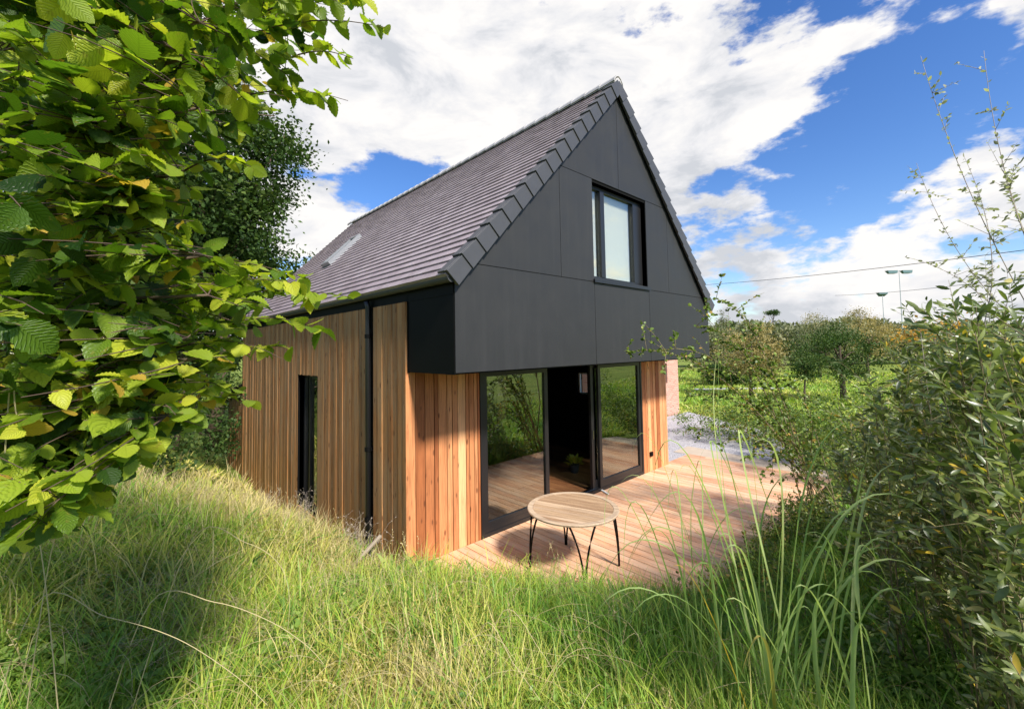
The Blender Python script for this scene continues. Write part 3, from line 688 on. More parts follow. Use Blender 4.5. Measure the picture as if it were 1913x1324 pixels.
def tree(name, label, cat, base, crown_c, rad, trunk_r, nclump, nleaf, leaf, clump_r, lmat, group=None, limbs=14, trunk_mat=None):
    base = np.asarray(base, float); root = empty(name, base); tag(root, label, cat, group)
    cl = np.asarray(crown_c, float)-base
    P_, dv, nr, sz, ti, cc = crown_leaves(cl, rad, nclump, nleaf, leaf, clump_r)
    link('crown', scatter('crown', LEAF_QUAD, P_, dv, nr, sz, ti), lmat, root)
    b = MB(); top = cl+np.array([0, 0, rad[2]*.3])
    tp = [np.array([0, 0, -.2]), np.array([.05, .02, 0])*cl[2]+np.array([0, 0, cl[2]*.35]), top*np.array([1, 1, 0])*.7+np.array([0, 0, cl[2]*.8]), top]
    b.tube(tp, [trunk_r*1.25, trunk_r, trunk_r*.7, trunk_r*.2], 8)
    for i in rng.choice(len(cc), min(limbs, len(cc)), replace=False):
        e = cc[i]; s = tp[1]*.4+tp[2]*.6 if e[2] < cl[2] else tp[2]; mid = (s+e)/2+rng.normal(size=3)*.08*np.linalg.norm(e-s)+np.array([0, 0, .08*np.linalg.norm(e-s)])
        b.tube([s, mid, e], [trunk_r*.45, trunk_r*.25, trunk_r*.06], 5)
    b.build('trunk', trunk_mat or M_BARK, root, smooth=True); return root
def bez(a, c, e, n=8): return [a*(1-t)**2+2*c*t*(1-t)+e*t*t for t in np.linspace(0, 1, n)]
def leaves_along(pts, n, size, spread, up=.5, alt=True, start=.15):
    pts = np.array(pts); seg = len(pts)-1
    t = np.sort(rng.uniform(start, 1, n))*seg; i = np.minimum(t.astype(int), seg-1); f = (t-i)[:, None]
    P_ = pts[i]*(1-f)+pts[i+1]*f; d = pts[i+1]-pts[i]; d /= np.linalg.norm(d, axis=1, keepdims=True)+1e-9
    side = np.cross(d, np.array([0, 0, 1.])); side /= np.linalg.norm(side, axis=1, keepdims=True)+1e-9
    sg = np.where(np.arange(n) % 2 == 0, 1, -1)[:, None]
    dv = d*(1-spread)+side*sg*spread+rng.normal(size=(n, 3))*.28
    nr = np.array([0, 0, 1.])*up+rng.normal(size=(n, 3))*.5
    return P_, dv, nr, rng.uniform(.65, 1.25, n)*size
class Plant:
    def __init__(s): s.L = []; s.b = MB()
    def cane(s, a, c, e, r, nleaf, size, spread=.55, start=.15, n=9, tint=None, k=5):
        pts = bez(np.array(a, float), np.array(c, float), np.array(e, float), n)
        s.b.tube(pts, list(np.linspace(r, r*.3, n)), k)
        if nleaf:
            q = leaves_along(pts, nleaf, size, spread, start=start)
            ti = np.where(rng.random(nleaf) < .015, 1.0, np.clip(rng.normal(.5 if tint is None else tint, .25, nleaf), 0, .97)); s.L.append((*q, ti))
        return pts
    def finish(s, name, label, cat, lmat, smat, tmpl, group=None, origin=None, leafname='foliage', stemname='stems', kind=None):
        root = empty(name, origin if origin is not None else s.b.V[0]); o = np.array(root.location); tag(root, label, cat, group)
        s.b.V = [tuple(np.array(v)-o) for v in s.b.V]; s.b.build(stemname, smat, root, smooth=True)
        if s.L:
            P_, dv, nr, sz, ti = [np.concatenate([q[i] for q in s.L]) for i in range(5)]
            link(leafname, scatter(leafname, tmpl, P_-o, dv, nr, sz, ti), lmat, root)
        return root

# ------------------------------------------------------------------ hornbeam on the left
def hornbeam():
    trunk = at(-900, 700, 1.9); trunk[2] = ground_z(trunk[0], trunk[1])
    ys = [-80, 0, 60, 130, 190, 225, 270, 330, 400, 440, 490, 535, 560, 600, 650, 700, 750, 800, 840, 880, 930, 980, 1010]
    xs = [690, 670, 620, 560, 600, 500, 420, 380, 360, 380, 430, 540, 500, 480, 460, 430, 400, 380, 320, 230, 190, 170, 80]
    root = empty('hornbeam_tree', trunk); tag(root, 'big hornbeam with bright ribbed serrated leaves reaching in from the left', 'tree')
    b = MB(); tw = MB()
    top = trunk+np.array([.1, .1, 5.5])
    b.tube([trunk-[0, 0, .2], trunk+[.03, 0, 1.5], trunk+[.1, .1, 3.4], top], [.13, .11, .08, .03], 10)
    LL = []
    # limbs, each ending in leafy twigs
    limb_targets = []
    for py in (-60, 30, 110, 200, 260, 330, 410, 490, 545, 610, 680, 740, 800, 870):
        for d_ in (1.15, 1.9, 2.7):
            xe = np.interp(py, ys, xs)*rng.uniform(.55, .92); e = at(xe, py+rng.uniform(-25, 25), d_)
            s = trunk*1.; s[2] = np.clip(e[2]-.5, trunk[2]+.4, trunk[2]+5); mid = (s+e)/2+np.array([0, 0, .25])+rng.normal(size=3)*.08
            pts = bez(s, mid, e, 12); b.tube(pts, list(np.linspace(.022, .0035, 12)), 6); limb_targets.append(np.array(pts))
    for (x0_, y0_, x1_, y1_, d_) in [(420, 190, 650, 178, 1.5), (300, 470, 575, 510, 1.5), (380, 560, 655, 545, 1.6), (400, 620, 600, 608, 1.5), (360, 690, 545, 640, 1.6), (330, 650, 530, 660, 1.4), (480, 60, 720, 42, 1.5), (520, 120, 660, 100, 1.5), (330, 330, 470, 300, 1.3), (260, 740, 440, 715, 1.4), (500, 20, 690, -10, 1.5), (400, 760, 470, 740, 1.7), (300, 560, 560, 520, 1.4), (420, 500, 590, 560, 1.6)]:
        s0 = at(x0_, y0_, d_+.05); e0 = at(x1_, y1_, d_); mm = (s0+e0)/2+[0, 0, rng.uniform(.02, .09)]; e0 = e0-[0, 0, .02]
        pts = bez(s0, mm, e0, 8); tw.tube(pts, list(np.linspace(.0032, .001, 8)), 5); nl = int(np.linalg.norm(e0-s0)/.019)
        q = leaves_along(pts, nl, .056, .6, up=1.2, start=.05); LL.append((*q, np.clip(rng.normal(.66, .15, nl), 0, .96)))
    allp = np.concatenate([p[4:] for p in limb_targets])
    n = 1700
    for i in range(n):
        py = rng.uniform(-90, 1005); xe = np.interp(py, ys, xs)
        u = rng.random(); px = xe*(1-u*.95) if i % 3 else rng.uniform(-160, xe*.8)
        dmin = .74+.62*max(0, px)/600; d_ = dmin+rng.exponential(.6) if (rng.random() < .72 or px > 140) else rng.uniform(2.2, 3.8)
        if d_ > 4.2: continue
        tip = at(px, py, d_)
        if tip[2] < ground_z(tip[0], tip[1])+.12: continue
        if i % 2 == 0:
            j = np.argmin(((allp-tip)**2).sum(1)); src = allp[j]; bl = np.linalg.norm(tip-src)
            if bl > .8: src = tip+(src-tip)/bl*.5
        else:
            dirv = tip-(trunk*[1, 1, 0]+[0, 0, tip[2]+.1]); dirv /= np.linalg.norm(dirv); src = tip-dirv*rng.uniform(.22, .42)+rng.normal(size=3)*.05
        if np.linalg.norm(tip-src) < .1: src = tip-np.array([.15, .0, .02])
        mid = (src+tip)/2+rng.normal(size=3)*.02+[0, 0, .02]
        pts = bez(src, mid, tip, 5); tw.tube(pts, [.0022, .0019, .0016, .0013, .0009], 4)
        ln = np.linalg.norm(tip-src); nl = int(max(4, ln/.042))
        q = leaves_along(pts, nl, .062, .62, up=.9, start=.1); q = (*q[:3], q[3]*rng.uniform(.6, 1.25, nl))
        # one terminal leaf
        LL.append((*q, np.clip(rng.normal(.50+.18*rng.normal(), .18, nl)+(.35 if rng.random() < .02 else 0), 0, 1)))
    P_, dv, nr, sz, ti = [np.concatenate([q[i] for q in LL]) for i in range(5)]
    dv[:, 2] -= .18
    # silhouette check so that no leaf strays far over the house
    rel = P_-CAM; dd = rel@F3; px = 956.5+FPX*(rel@R3)/dd; py = 608.4-FPX*(rel@U3)/dd
    ok = (dd > .55)
    P_, dv, nr, sz, ti = P_[ok], dv[ok], nr[ok], sz[ok], ti[ok]
    print('hornbeam leaves', len(P_))
    o = trunk
    for mb, nm, mm in ((b, 'trunk', M_BARK), (tw, 'twigs', M_TWIG)):
        mb.V = [tuple(np.array(v)-o) for v in mb.V]; mb.build(nm, mm, root, smooth=True)
    link('crown', scatter('crown', LEAF_BIG, P_-o, dv, nr, sz, ti, smooth=True, zvar=rng.normal(.9, .9, len(P_))), M_HORN, root)
hornbeam()

# ------------------------------------------------------------------ trees behind on the left
gz = lambda p: np.array([p[0], p[1], float(ground_z(p[0], p[1]))])
def gp(px, d, py=660):   # ground point under a pixel column
    return gz(at(px, py, d))
def ctr(px, py, d): return at(px, py, d)
tree('dark_tree', 'tall dark evergreen oak behind the left end of the roof', 'tree', gp(395, 16), ctr(370, 330, 16), (3.4, 3.3, 4.4), .22, 240, 46000, .16, .42, M_DARKTREE)
tree('dark_tree', 'broad dark tree behind the hornbeam, its crown touching the eaves', 'tree', gp(330, 17.5), ctr(330, 520, 17.5), (4.2, 4.2, 3.6), .2, 220, 36000, .18, .45, M_DARKTREE)
tree('dark_tree', 'dark tree deep behind the hornbeam leaves at the left edge', 'tree', gp(60, 13), ctr(60, 380, 13), (4.5, 4.5, 6.0), .2, 260, 32000, .2, .5, M_DARKTREE)
tree('hedge_bush', 'shadowy bush growing between the bank and the annex', 'bush', gp(330, 12.5), ctr(345, 760, 12.5), (1.7, 1.7, 1.6), .07, 70, 6000, .10, .25, M_DARKTREE)
tree('hedge_bush', 'shadowy bush under the hornbeam at the far left', 'bush', gp(120, 8), ctr(100, 800, 8), (2.2, 2.0, 1.2), .06, 80, 8000, .10, .25, M_DARKTREE)

# ------------------------------------------------------------------ background on the right
FARG = 'trees beyond the meadow'
tree('autumn_tree', 'rounded orange-brown autumn tree beyond the gravel path', 'tree', gp(1400, 27), ctr(1405, 655, 27), (1.8, 1.8, 1.7), .10, 90, 6500, .11, .28, M_ORANGE, FARG)
tree('dark_round_tree', 'dark green round tree on a short trunk in the meadow', 'tree', gp(1572, 24), ctr(1568, 658, 24), (2.1, 2.0, 1.35), .14, 110, 9000, .11, .25, M_DARKTREE, FARG)
tree('dark_round_tree', 'small dark bush at the meadow edge left of the short-trunked tree', 'tree', gp(1500, 22), ctr(1505, 682, 22), (.8, .8, .75), .05, 50, 3000, .09, .18, M_DARKTREE, FARG)
tree('field_tree', 'olive tree rising just left of the dark round tree', 'tree', gp(1530, 40), ctr(1535, 628, 40), (2.3, 2.2, 1.8), .12, 80, 5000, .14, .32, M_FAR, FARG)
tree('field_tree', 'brownish tree behind the right shoulder of the dark round tree', 'tree', gp(1620, 42), ctr(1630, 632, 42), (3.4, 2.5, 1.7), .12, 90, 5000, .14, .35, M_ORANGE, FARG)
tree('field_tree', 'green tree half hidden by the corner of the overhang', 'tree', gp(1318, 38), ctr(1325, 640, 38), (2.6, 2.5, 1.9), .12, 80, 5000, .14, .32, M_FAR, FARG)
tree('slim_poplar', 'left of two slim poplars between the house and the orange tree', 'tree', gp(1348, 75), ctr(1348, 612, 75), (.55, .55, 3.0), .09, 40, 1500, .16, .22, M_FAR, 'slim poplars by the house corner')
tree('slim_poplar', 'right of two slim poplars, nearer the orange tree', 'tree', gp(1359, 75), ctr(1359, 616, 75), (.5, .5, 2.6), .09, 40, 1500, .16, .22, M_FAR, 'slim poplars by the house corner')
tree('bare_tree', 'thin pale feathery tree above the far hedge, left one', 'tree', gp(1520, 110), ctr(1520, 606, 110), (2.4, 2.4, 3.0), .12, 50, 1300, .28, .7, M_ORANGE, 'feathery trees above the far hedge')
tree('bare_tree', 'thin feathery brown tree above the far hedge, right one', 'tree', gp(1605, 100), ctr(1605, 603, 100), (3.6, 3, 3.4), .12, 60, 2200, .28, .7, M_ORANGE, 'feathery trees above the far hedge')
tree('lone_tree', 'lone flat-topped tree on the skyline over the orange tree', 'tree', gp(1445, 190), ctr(1445, 584, 190), (2.8, 2.6, .9), .25, 50, 1800, .4, .5, M_DARKTREE, limbs=6)
# far wood as one mass
def wood_mass(name, label, x0, x1, dist, top, n, lmat, leaf, seed, thick=10):
    P_ = []; pxs = rng.uniform(x0, x1, n)
    for px in pxs:
        d_ = dist+rng.uniform(0, thick); g = at(px, 640, d_); z0 = float(ground_z(g[0], g[1])); tz = at(px, top(px)+rng.normal(0, 2.), d_)[2]
        P_.append((g[0], g[1], z0+(tz-z0)*rng.random()**.6))
    P_ = np.array(P_); dv = rnd_unit(n); nr = rnd_unit(n)+[0, 0, .6]
    ti = np.clip(.45+.3*np.sin(pxs*.11+seed)*np.cos(pxs*.043)+rng.normal(0, .15, n), 0, 1)
    o = link(name, scatter(name, LEAF_QUAD, P_, dv, nr, rng.uniform(.6, 1.4, n)*leaf, ti), lmat)
    tag(o, label, 'wood', None, 'stuff')
wood_mass('far_wood', 'long dark wood along the far edge of the fields', 1250, 2050, 140, lambda p: 607-9*math.exp(-((p-1590)/55)**2)+3*math.sin(p*.03)+2*math.sin(p*.11), 26000, M_FAR, 1.3, 1, 25)
wood_mass('far_hedge', 'brownish hedge line across the far side of the meadow', 1290, 2000, 60, lambda p: 619+3*math.sin(p*.05)+2*math.sin(p*.17), 20000, M_FAR, .5, 4, 5)
# low dark hedge and pale track under the orange tree
wood_mass('low_hedge', 'low dark hedge shadowed behind the pale track', 1310, 1400, 34, lambda p: 684, 5000, M_DARKTREE, .18, 2, 1.5)
a0, a1 = gp(1300, 31), gp(1470, 31); q = (a1-a0)/np.linalg.norm(a1-a0); nn = np.array([-q[1], q[0], 0])*1.0
MB().add([a0+[0, 0, .03], a1+[0, 0, .03], a1+nn+[0, 0, .03], a0+nn+[0, 0, .03]], [(0, 1, 2, 3)]).build('pale_track', M_GRAVEL)['kind'] = 'structure'
# floodlight masts, pole, cables
M_POLE = plain('galvanised', (.42, .45, .46), .5, .2); M_LAMP = plain('lamp_green', (.07, .14, .14), .5)
def mast(px, py, d, heads, label, wv):
    base = gp(px, d); top = at(px, py, d); h = top[2]-base[2]; r = empty('floodlight_mast', base); tag(r, label, 'floodlight', 'floodlight masts on the skyline')
    MB().tube([(0, 0, 0), (0, 0, h)], [.11, .05], 8).build('pole', M_POLE, r)
    yaw = math.atan2(R3[1], R3[0])
    M4 = Matrix.Rotation(yaw, 4, 'Z')
    MB().box(-wv*.6, wv*.6, -.03, .03, h-.06, h, M=M4).build('crossbar', M_POLE, r)
    for hx, sz in heads:
        b = MB(); V = [M4 @ Vector(v) for v in [(hx-sz*.5, -.3, h+.02), (hx+sz*.5, -.3, h+.02), (hx+sz*.5, .5, h+.02), (hx-sz*.5, .5, h+.02), (hx-sz*.42, -.35, h-.55 if len(heads) > 1 else h-.3), (hx+sz*.42, -.35, h-.55 if len(heads) > 1 else h-.3), (hx+sz*.3, .3, h-.8 if len(heads) == 1 else h-.6), (hx-sz*.3, .3, h-.8 if len(heads) == 1 else h-.6)]]
        b.add(V, [(0, 1, 2, 3), (7, 6, 5, 4), (0, 4, 5, 1), (1, 5, 6, 2), (2, 6, 7, 3), (3, 7, 4, 0)]); b.build('lamp_head', M_LAMP, r)
mast(1689, 504, 85, [(-1.45, 2.0), (1.45, 2.0)], 'taller floodlight mast carrying two lamp heads side by side', 1.5)
mast(1655, 546, 95, [(0, 2.1)], 'shorter floodlight mast with one tapered lamp head', .5)
r = empty('utility_pole', gp(1572, 95)); tag(r, 'pale utility pole standing in front of the far wood', 'pole'); h = at(1572, 594, 95)[2]-r.location[2]
MB().tube([(0, 0, 0), (0, 0, h)], [.16, .1], 8).build('pole', plain('pale_pole', (.6, .6, .55), .7), r); MB().box(-.6, .6, -.05, .05, h-.4, h-.28).build('crossarm', M_POLE, r)
def cable(p0, p1, sag, label):
    pts = [p0*(1-t)+p1*t-np.array([0, 0, sag*4*t*(1-t)]) for t in np.linspace(0, 1, 24)]
    o = MB().tube(pts, .014, 5).build('overhead_cable', M_BLACK); tag(o, label, 'cable', 'overhead cables')
cable(at(1225, 537, 40), at(2150, 436, 14), .3, 'upper overhead cable running from behind the gable to the right edge')
cable(at(1560, 552, 45), at(2150, 485, 16), .25, 'lower overhead cable, crossing just under the twin floodlights')

# ------------------------------------------------------------------ meadow shrubs and brambles beyond the deck
BG = 'bramble mounds beyond the deck'
mounds = [(1335, 790, 13.5, (1.2, 1.0, .75), 'bramble mound beside the gravel path, nearest the brick wall'),
          (1430, 790, 12.5, (1.3, 1.1, .55), 'bright green bramble mound at the outer end of the gravel'),
          (1500, 800, 10.5, (1.1, 1.0, .6), 'bramble mound just beyond the far deck corner'),
          (1660, 770, 13, (1.8, 1.4, .9), 'taller scrub mound below the brown tree'),
          (1590, 800, 9, (1.2, 1.1, .8), 'scrub mound between the deck corner and the willow shrubs'),
          (1500, 975, 6.0, (.62, .34, .30), 'small yellow-green bramble leaning over the deck edge below the arching shrub'),
          (1420, 1075, 4.9, (.42, .26, .26), 'small yellow-green bramble leaning over the deck edge behind the tall grass')]
for px, py, d_, rd, lb in mounds:
    c = at(px, py, d_); tree('bramble_mound', lb, 'bramble', gz(c), c, rd, .02 if d_ > 8 else .008, 60, 5200 if d_ > 8 else 2200, (.055 if d_ < 15 else .08) if d_ > 8 else .035, .16 if d_ > 8 else .08, M_BRAMBLE, BG, limbs=10, trunk_mat=M_CANE)
# arching twiggy shrub at the deck's right corner
pl = Plant(); base = gz(np.array([5.9, -3.3, 0]))
tips = [(1170, 657, 5.6), (1232, 655, 5.9), (1268, 690, 6.2), (1300, 610, 6.0), (1318, 560, 6.2), (1290, 740, 6.3), (1340, 640, 6.4), (1310, 800, 6.5), (1370, 760, 6.5), (1400, 690, 6.6), (1420, 820, 6.3), (1345, 830, 6.2), (1470, 720, 6.6), (1450, 860, 6.3), (1515, 790, 6.4), (1385, 860, 6.1), (1500, 880, 6.2)]
for px, py, d_ in tips:
    e = at(px, py, d_); L_ = np.linalg.norm(e-base)
    c = base*.45+e*.55; c[2] = max(e[2], base[2])+.25*rng.random()+.1
    pts = pl.cane(base+rng.normal(size=3)*[.15, .15, 0], c, e, .010, int(26*L_), .042, start=.25, n=12)
    for k in range(int(3*L_)):
        j = rng.integers(4, 12); s_ = pts[j]; e2 = s_+rng.normal(size=3)*.22+[0, 0, .05]; pl.cane(s_, (s_+e2)/2+[0, 0, .05], e2, .004, 12, .038, n=5)
for q in pl.L: q[3][:] *= 1.35
pl.finish('arching_shrub', 'twiggy shrub with arching stems reaching across the deck corner towards the overhang', 'shrub', M_BRAMBLE, M_CANE, LEAF_ROUND, origin=base)

# ------------------------------------------------------------------ willow shrubs on the right
xsT = [1440, 1500, 1560, 1620, 1700, 1800, 1913, 2100]; ysT = [950, 890, 825, 750, 660, 625, 610, 600]
def willow(px0, px1, d0, d1, ncane, label, leafsz, seed, maxd=.6):
    pl = Plant(); o = None
    for i in range(ncane):
        px = rng.uniform(px0, px1); d_ = d0+(d1-d0)*((px1-px)/(px1-px0))+rng.uniform(-.3, maxd); 
        py = np.interp(px, xsT, ysT); py = py+(1300-py)*rng.random()**1.5*.95+rng.uniform(-15, 25)
        tip = at(px, py, d_)
        bs = at(px+rng.uniform(30, 260)/max(1, d_*.6), 1000, d_+rng.uniform(-.1, .5)); bs = gz(bs)
        if tip[2] < bs[2]+.15: tip[2] = bs[2]+.15+rng.random()*.3
        c = bs*.6+tip*.4; c[2] = bs[2]*.3+tip[2]*.7
        L_ = np.linalg.norm(tip-bs)
        pts = pl.cane(bs, c, tip, .006, int(36*L_), leafsz, spread=.45, start=.12, n=9, tint=.48)
        for k in range(int(2.5*L_)+1):
            j = rng.integers(2, 9); s_ = pts[j]; e2 = s_+(tip-bs)/L_*.18+rng.normal(size=3)*.16; pl.cane(s_, (s_+e2)/2, e2, .0025, 13, leafsz*.95, spread=.45, n=4, tint=.5, k=4)
        if o is None: o = bs
    print(label, sum(len(q[0]) for q in pl.L))
    return pl.finish('willow_shrub', label, 'shrub', M_WILLOW, M_CANE, LEAF_LAN, 'willow shrubs on the right', origin=o)
willow(1760, 1990, 1.5, 2.3, 70, 'nearest willow shrub, filling the lower right corner', .068, 1)
willow(1640, 1990, 2.2, 3.1, 85, 'second willow shrub, behind the nearest one', .075, 2)
willow(1560, 1880, 3.2, 4.6, 80, 'third willow shrub, rising to the skyline', .085, 3)
willow(1490, 1760, 4.6, 6.2, 80, 'farthest willow shrub, at the deck corner', .085, 4)
# golden shrub
tree('golden_shrub', 'shrub with golden orange leaves on the skyline above the willows', 'shrub', gp(1750, 7.2), ctr(1745, 618, 7.2), (.50, .45, .16), .02, 26, 520, .055, .12, M_GOLD, limbs=12, trunk_mat=M_CANE)
# tall sprigs
SG = 'tall thin shoots above the willow shrubs'
sprigs = [([(1913, 560), (1800, 330), (1720, 105)], 2.6, 'leftmost tall shoot curving up to a leafy tip against the blue sky'),
          ([(1960, 540), (1880, 330), (1838, 95)], 2.5, 'tallest shoot standing against the sky near the right edge'),
          ([(1900, 600), (1790, 470), (1712, 305)], 2.9, 'short bare shoot with one leaf at its tip, left of the others'),
          ([(1840, 600), (1850, 450), (1800, 290)], 2.7, 'shoot between the leftmost and the tallest ones'),
          ([(1960, 560), (1900, 400), (1870, 300)], 2.3, 'leafy shoot hugging the right edge of the view'),
          ([(1880, 600), (1790, 520), (1690, 480)], 3.1, 'shoot leaning low to the left over the floodlights')]
for pts_, d_, lb in sprigs:
    pl = Plant(); p = [at(x_, y_, d_+.1*i) for i, (x_, y_) in enumerate(pts_)]; bs = gz(at(pts_[0][0]+90, 1000, d_)); 
    c0 = pl.cane(bs, bs*.5+p[0]*.5+[0, 0, .2], p[0], .007, 0, .03, n=6)
    cc = 2*p[1]-(p[0]+p[2])/2
    pts = pl.cane(p[0], cc, p[2], .0032, 34, .030, start=.02, n=14, tint=.5, k=4)
    for k in range(14):
        j = rng.integers(1, 13); s_ = pts[j]; e2 = s_+rng.normal(size=3)*.06+[0, 0, .05]; pl.cane(s_, (s_+e2)/2, e2, .0018, 7, .028, n=4, k=4)
    pl.finish('tall_shoot', lb, 'shoot', M_PALE, M_DEAD, LEAF_MED, SG, origin=bs)
# darker leafy stems low against the sky
for i, (x0_, y0_, x1_, y1_) in enumerate([(1850, 620, 1840, 480), (1900, 620, 1880, 500), (1790, 620, 1730, 560), (1870, 620, 1810, 520), (1720, 620, 1690, 570)]):
    pl = Plant(); a_ = at(x0_, y0_, 3.2); e_ = at(x1_, y1_, 3.1); bs = gz(at(x0_+60, 1000, 3.2))
    pl.cane(bs, bs*.5+a_*.5, a_, .005, 0, .03, n=5); pl.cane(a_, (a_+e_)/2+[.02, 0, 0], e_, .0025, 18, .048, spread=.6, start=0, n=8, k=4, tint=.2)
    lb = ['drooping-leaved stem standing upright before the lower cable', 'drooping-leaved stem nearest the right edge of the view', 'drooping-leaved stem leaning over the golden shrub', 'drooping-leaved stem leaning left under the upper cable', 'short drooping-leaved stem beside the single floodlight'][i]
    pl.finish('leafy_stem', lb, 'stem', M_WILLOW, M_DEAD, LEAF_LAN, 'leafy stems on the skyline', origin=bs)

# ------------------------------------------------------------------ grass
def plat(X, Y): return (ground_u(X, Y) < .02) & (X > -.1) & (X < 15) & (Y < 10)
def grass(name, n, dmin, dmax, a0, a1, hfun, wbase, label, tintf, power=1.0):
    th = rng.uniform(a0, a1, n)
    d_ = dmin*(dmax/dmin)**rng.random(n)
    X = CAM[0]+d_*(_f[0]*np.cos(th)+_r[0]*np.sin(th)); Y = CAM[1]+d_*(_f[1]*np.cos(th)+_r[1]*np.sin(th))
    hv = hfun(X, Y, d_)
    ok = (~plat(X, Y)) & (hv > .02)
    # keep clear of paving right of the house
    ok &= ~((X > 6.8) & (X < 15.2) & (Y > -2.9+.3*(X-8)) & (Y < 3.6))
    ok &= ~((X > 0) & (X < 6.9) & (Y > -.1) & (Y < 12))
    X, Y, d_, hv, th = X[ok], Y[ok], d_[ok], hv[ok], th[ok]; n = len(X)
    cl = np.sin(X*7.3+np.sin(Y*5.1)*2)*np.sin(Y*6.7+np.cos(X*4.3)*2)
    h = hv*rng.uniform(.4, 1.3, n)*(1+.38*cl)
    az = rng.uniform(0, 2*math.pi, n); lean = rng.gamma(1.9, .46, n)
    dv = np.stack([np.cos(az)*lean, np.sin(az)*lean, np.ones(n)], 1)
    nr = np.stack([np.cos(az+rng.normal(0, .5, n)), np.sin(az+rng.normal(0, .5, n)), -.2*np.ones(n)], 1)
    wd = (wbase*rng.uniform(.6, 1.4, n)*np.maximum(1, d_/3.0))/h
    P_ = np.stack([X, Y, ground_z(X, Y)-.01], 1)
    o = link(name, scatter(name, BLADE, P_, dv, nr, h, np.clip(tintf(X, Y, d_, cl)+rng.normal(0, .12, n), 0, 1), wd), M_GRASS)
    print(name, n); return tag(o, label, 'grass', None, 'stuff')
def hmain(X, Y, d_):
    u = ground_u(X, Y); h = .24+.12*sstep(.1, 1.2, u)
    h += .10*sstep(-1.8, -2.6, X)*sstep(-3, 0, Y)
    h = np.where(d_ > 9, .22, h); h = h*(.45+.55*sstep(.3, 1.6, d_)); return h
def tmain(X, Y, d_, cl):
    dry = sstep(-2.5, 0, Y)*sstep(-3.5, -.8, X)*.30       # dry strip by the wall
    dry += .34*np.exp(-((X+1.2)**2+(Y+2.6)**2)/.45)          # yellow weeds mid bottom
    lush = .10*sstep(-1.2, .2, X)*sstep(-2.2, -3.2, Y)
    n = .12*np.sin(X*1.9+Y*1.1+1)+.10*np.sin(Y*2.7-X*.8)+.10*np.sin(X*9+2*np.sin(Y*7))*np.sin(Y*8.3+X*2)
    return .45+1.15*dry-lush+n+.06*cl
A = math.radians(66)
grass('grass', 190000, .75, 14, -A, A, hmain, .0074, 'long mixed green and straw-coloured grass covering the bank', tmain)
grass('meadow_grass', 60000, 12, 60, math.radians(8), A, lambda X, Y, d_: np.where(X > 7, .22, 0.), .007, 'rough meadow grass beyond the deck', lambda X, Y, d_, cl: .56+.14*np.sin(X*.5)*np.sin(Y*.4))
# dry seed-head haze near wall and left
def dry(name, n, pts_sigma, label):
    Xs, Ys = [], []
    for (cx, cy, sx, sy, k) in pts_sigma:
        kk = int(n*k); Xs.append(rng.normal(cx, sx, kk)); Ys.append(rng.normal(cy, sy, kk))
    X = np.concatenate(Xs); Y = np.concatenate(Ys); ok = (ground_u(X, Y) > .03) & (np.hypot(X-CAM[0], Y-CAM[1]) > 1.1); X, Y = X[ok], Y[ok]; n = len(X)
    az = rng.uniform(0, 6.28, n); lean = rng.gamma(2, .3, n); h = rng.uniform(.25, .62, n)
    dv = np.stack([np.cos(az)*lean, np.sin(az)*lean, np.ones(n)], 1); nr = np.stack([np.cos(az), np.sin(az), -.1*np.ones(n)], 1)
    o = link(name, scatter(name, BLADE, np.stack([X, Y, ground_z(X, Y)], 1), dv, nr, h, rng.random(n), .0032*np.maximum(1, np.hypot(X-CAM[0], Y-CAM[1])/3.5)/h), M_STRAW)
    return tag(o, label, 'dry grass', None, 'stuff')
dry('dry_grass', 6500, [(-2.2, 3.0, .7, 1.6, .38), (-.8, 1.5, .45, 1.2, .26), (-1.3, -1.2, .6, .8, .12), (-3.2, .5, .6, 1.2, .1), (-1.9, -2.9, .5, .3, .08), (-.5, 5, .3, 2.5, .06)][:], 'dry straw and faded seed stems standing among the grass by the side wall')
# low broad-leaved ground cover
def cover(name, n, label, tmpl, size, lo, hi, mt, tb=.5):
    th = rng.uniform(-A, A, n); d_ = 1.0*(6.0)**rng.random(n)
    X = CAM[0]+d_*(_f[0]*np.cos(th)+_r[0]*np.sin(th)); Y = CAM[1]+d_*(_f[1]*np.cos(th)+_r[1]*np.sin(th))
    pn = np.sin(X*3.1+1.7*np.sin(Y*2.3))*np.sin(Y*2.9+X); ok = (ground_u(X, Y) > .15) & (pn > .15) & ~((X > 6.8))
    X, Y = X[ok], Y[ok]; n = len(X); dv = rnd_unit(n)*[1, 1, .35]+[0, 0, .1]; nr = rnd_unit(n)*.5+[0, 0, 1]
    P_ = np.stack([X, Y, ground_z(X, Y)+rng.uniform(lo, hi, n)], 1)
    o = link(name, scatter(name, tmpl, P_, dv, nr, rng.uniform(.6, 1.3, n)*size, np.clip(rng.normal(tb, .25, n), 0, 1)), mt); tag(o, label, 'weeds', None, 'stuff')
cover('ground_weeds', 42000, 'low broad-leaved weeds mixed into the grass', LEAF_MED, .036, .08, .30, M_WEED)
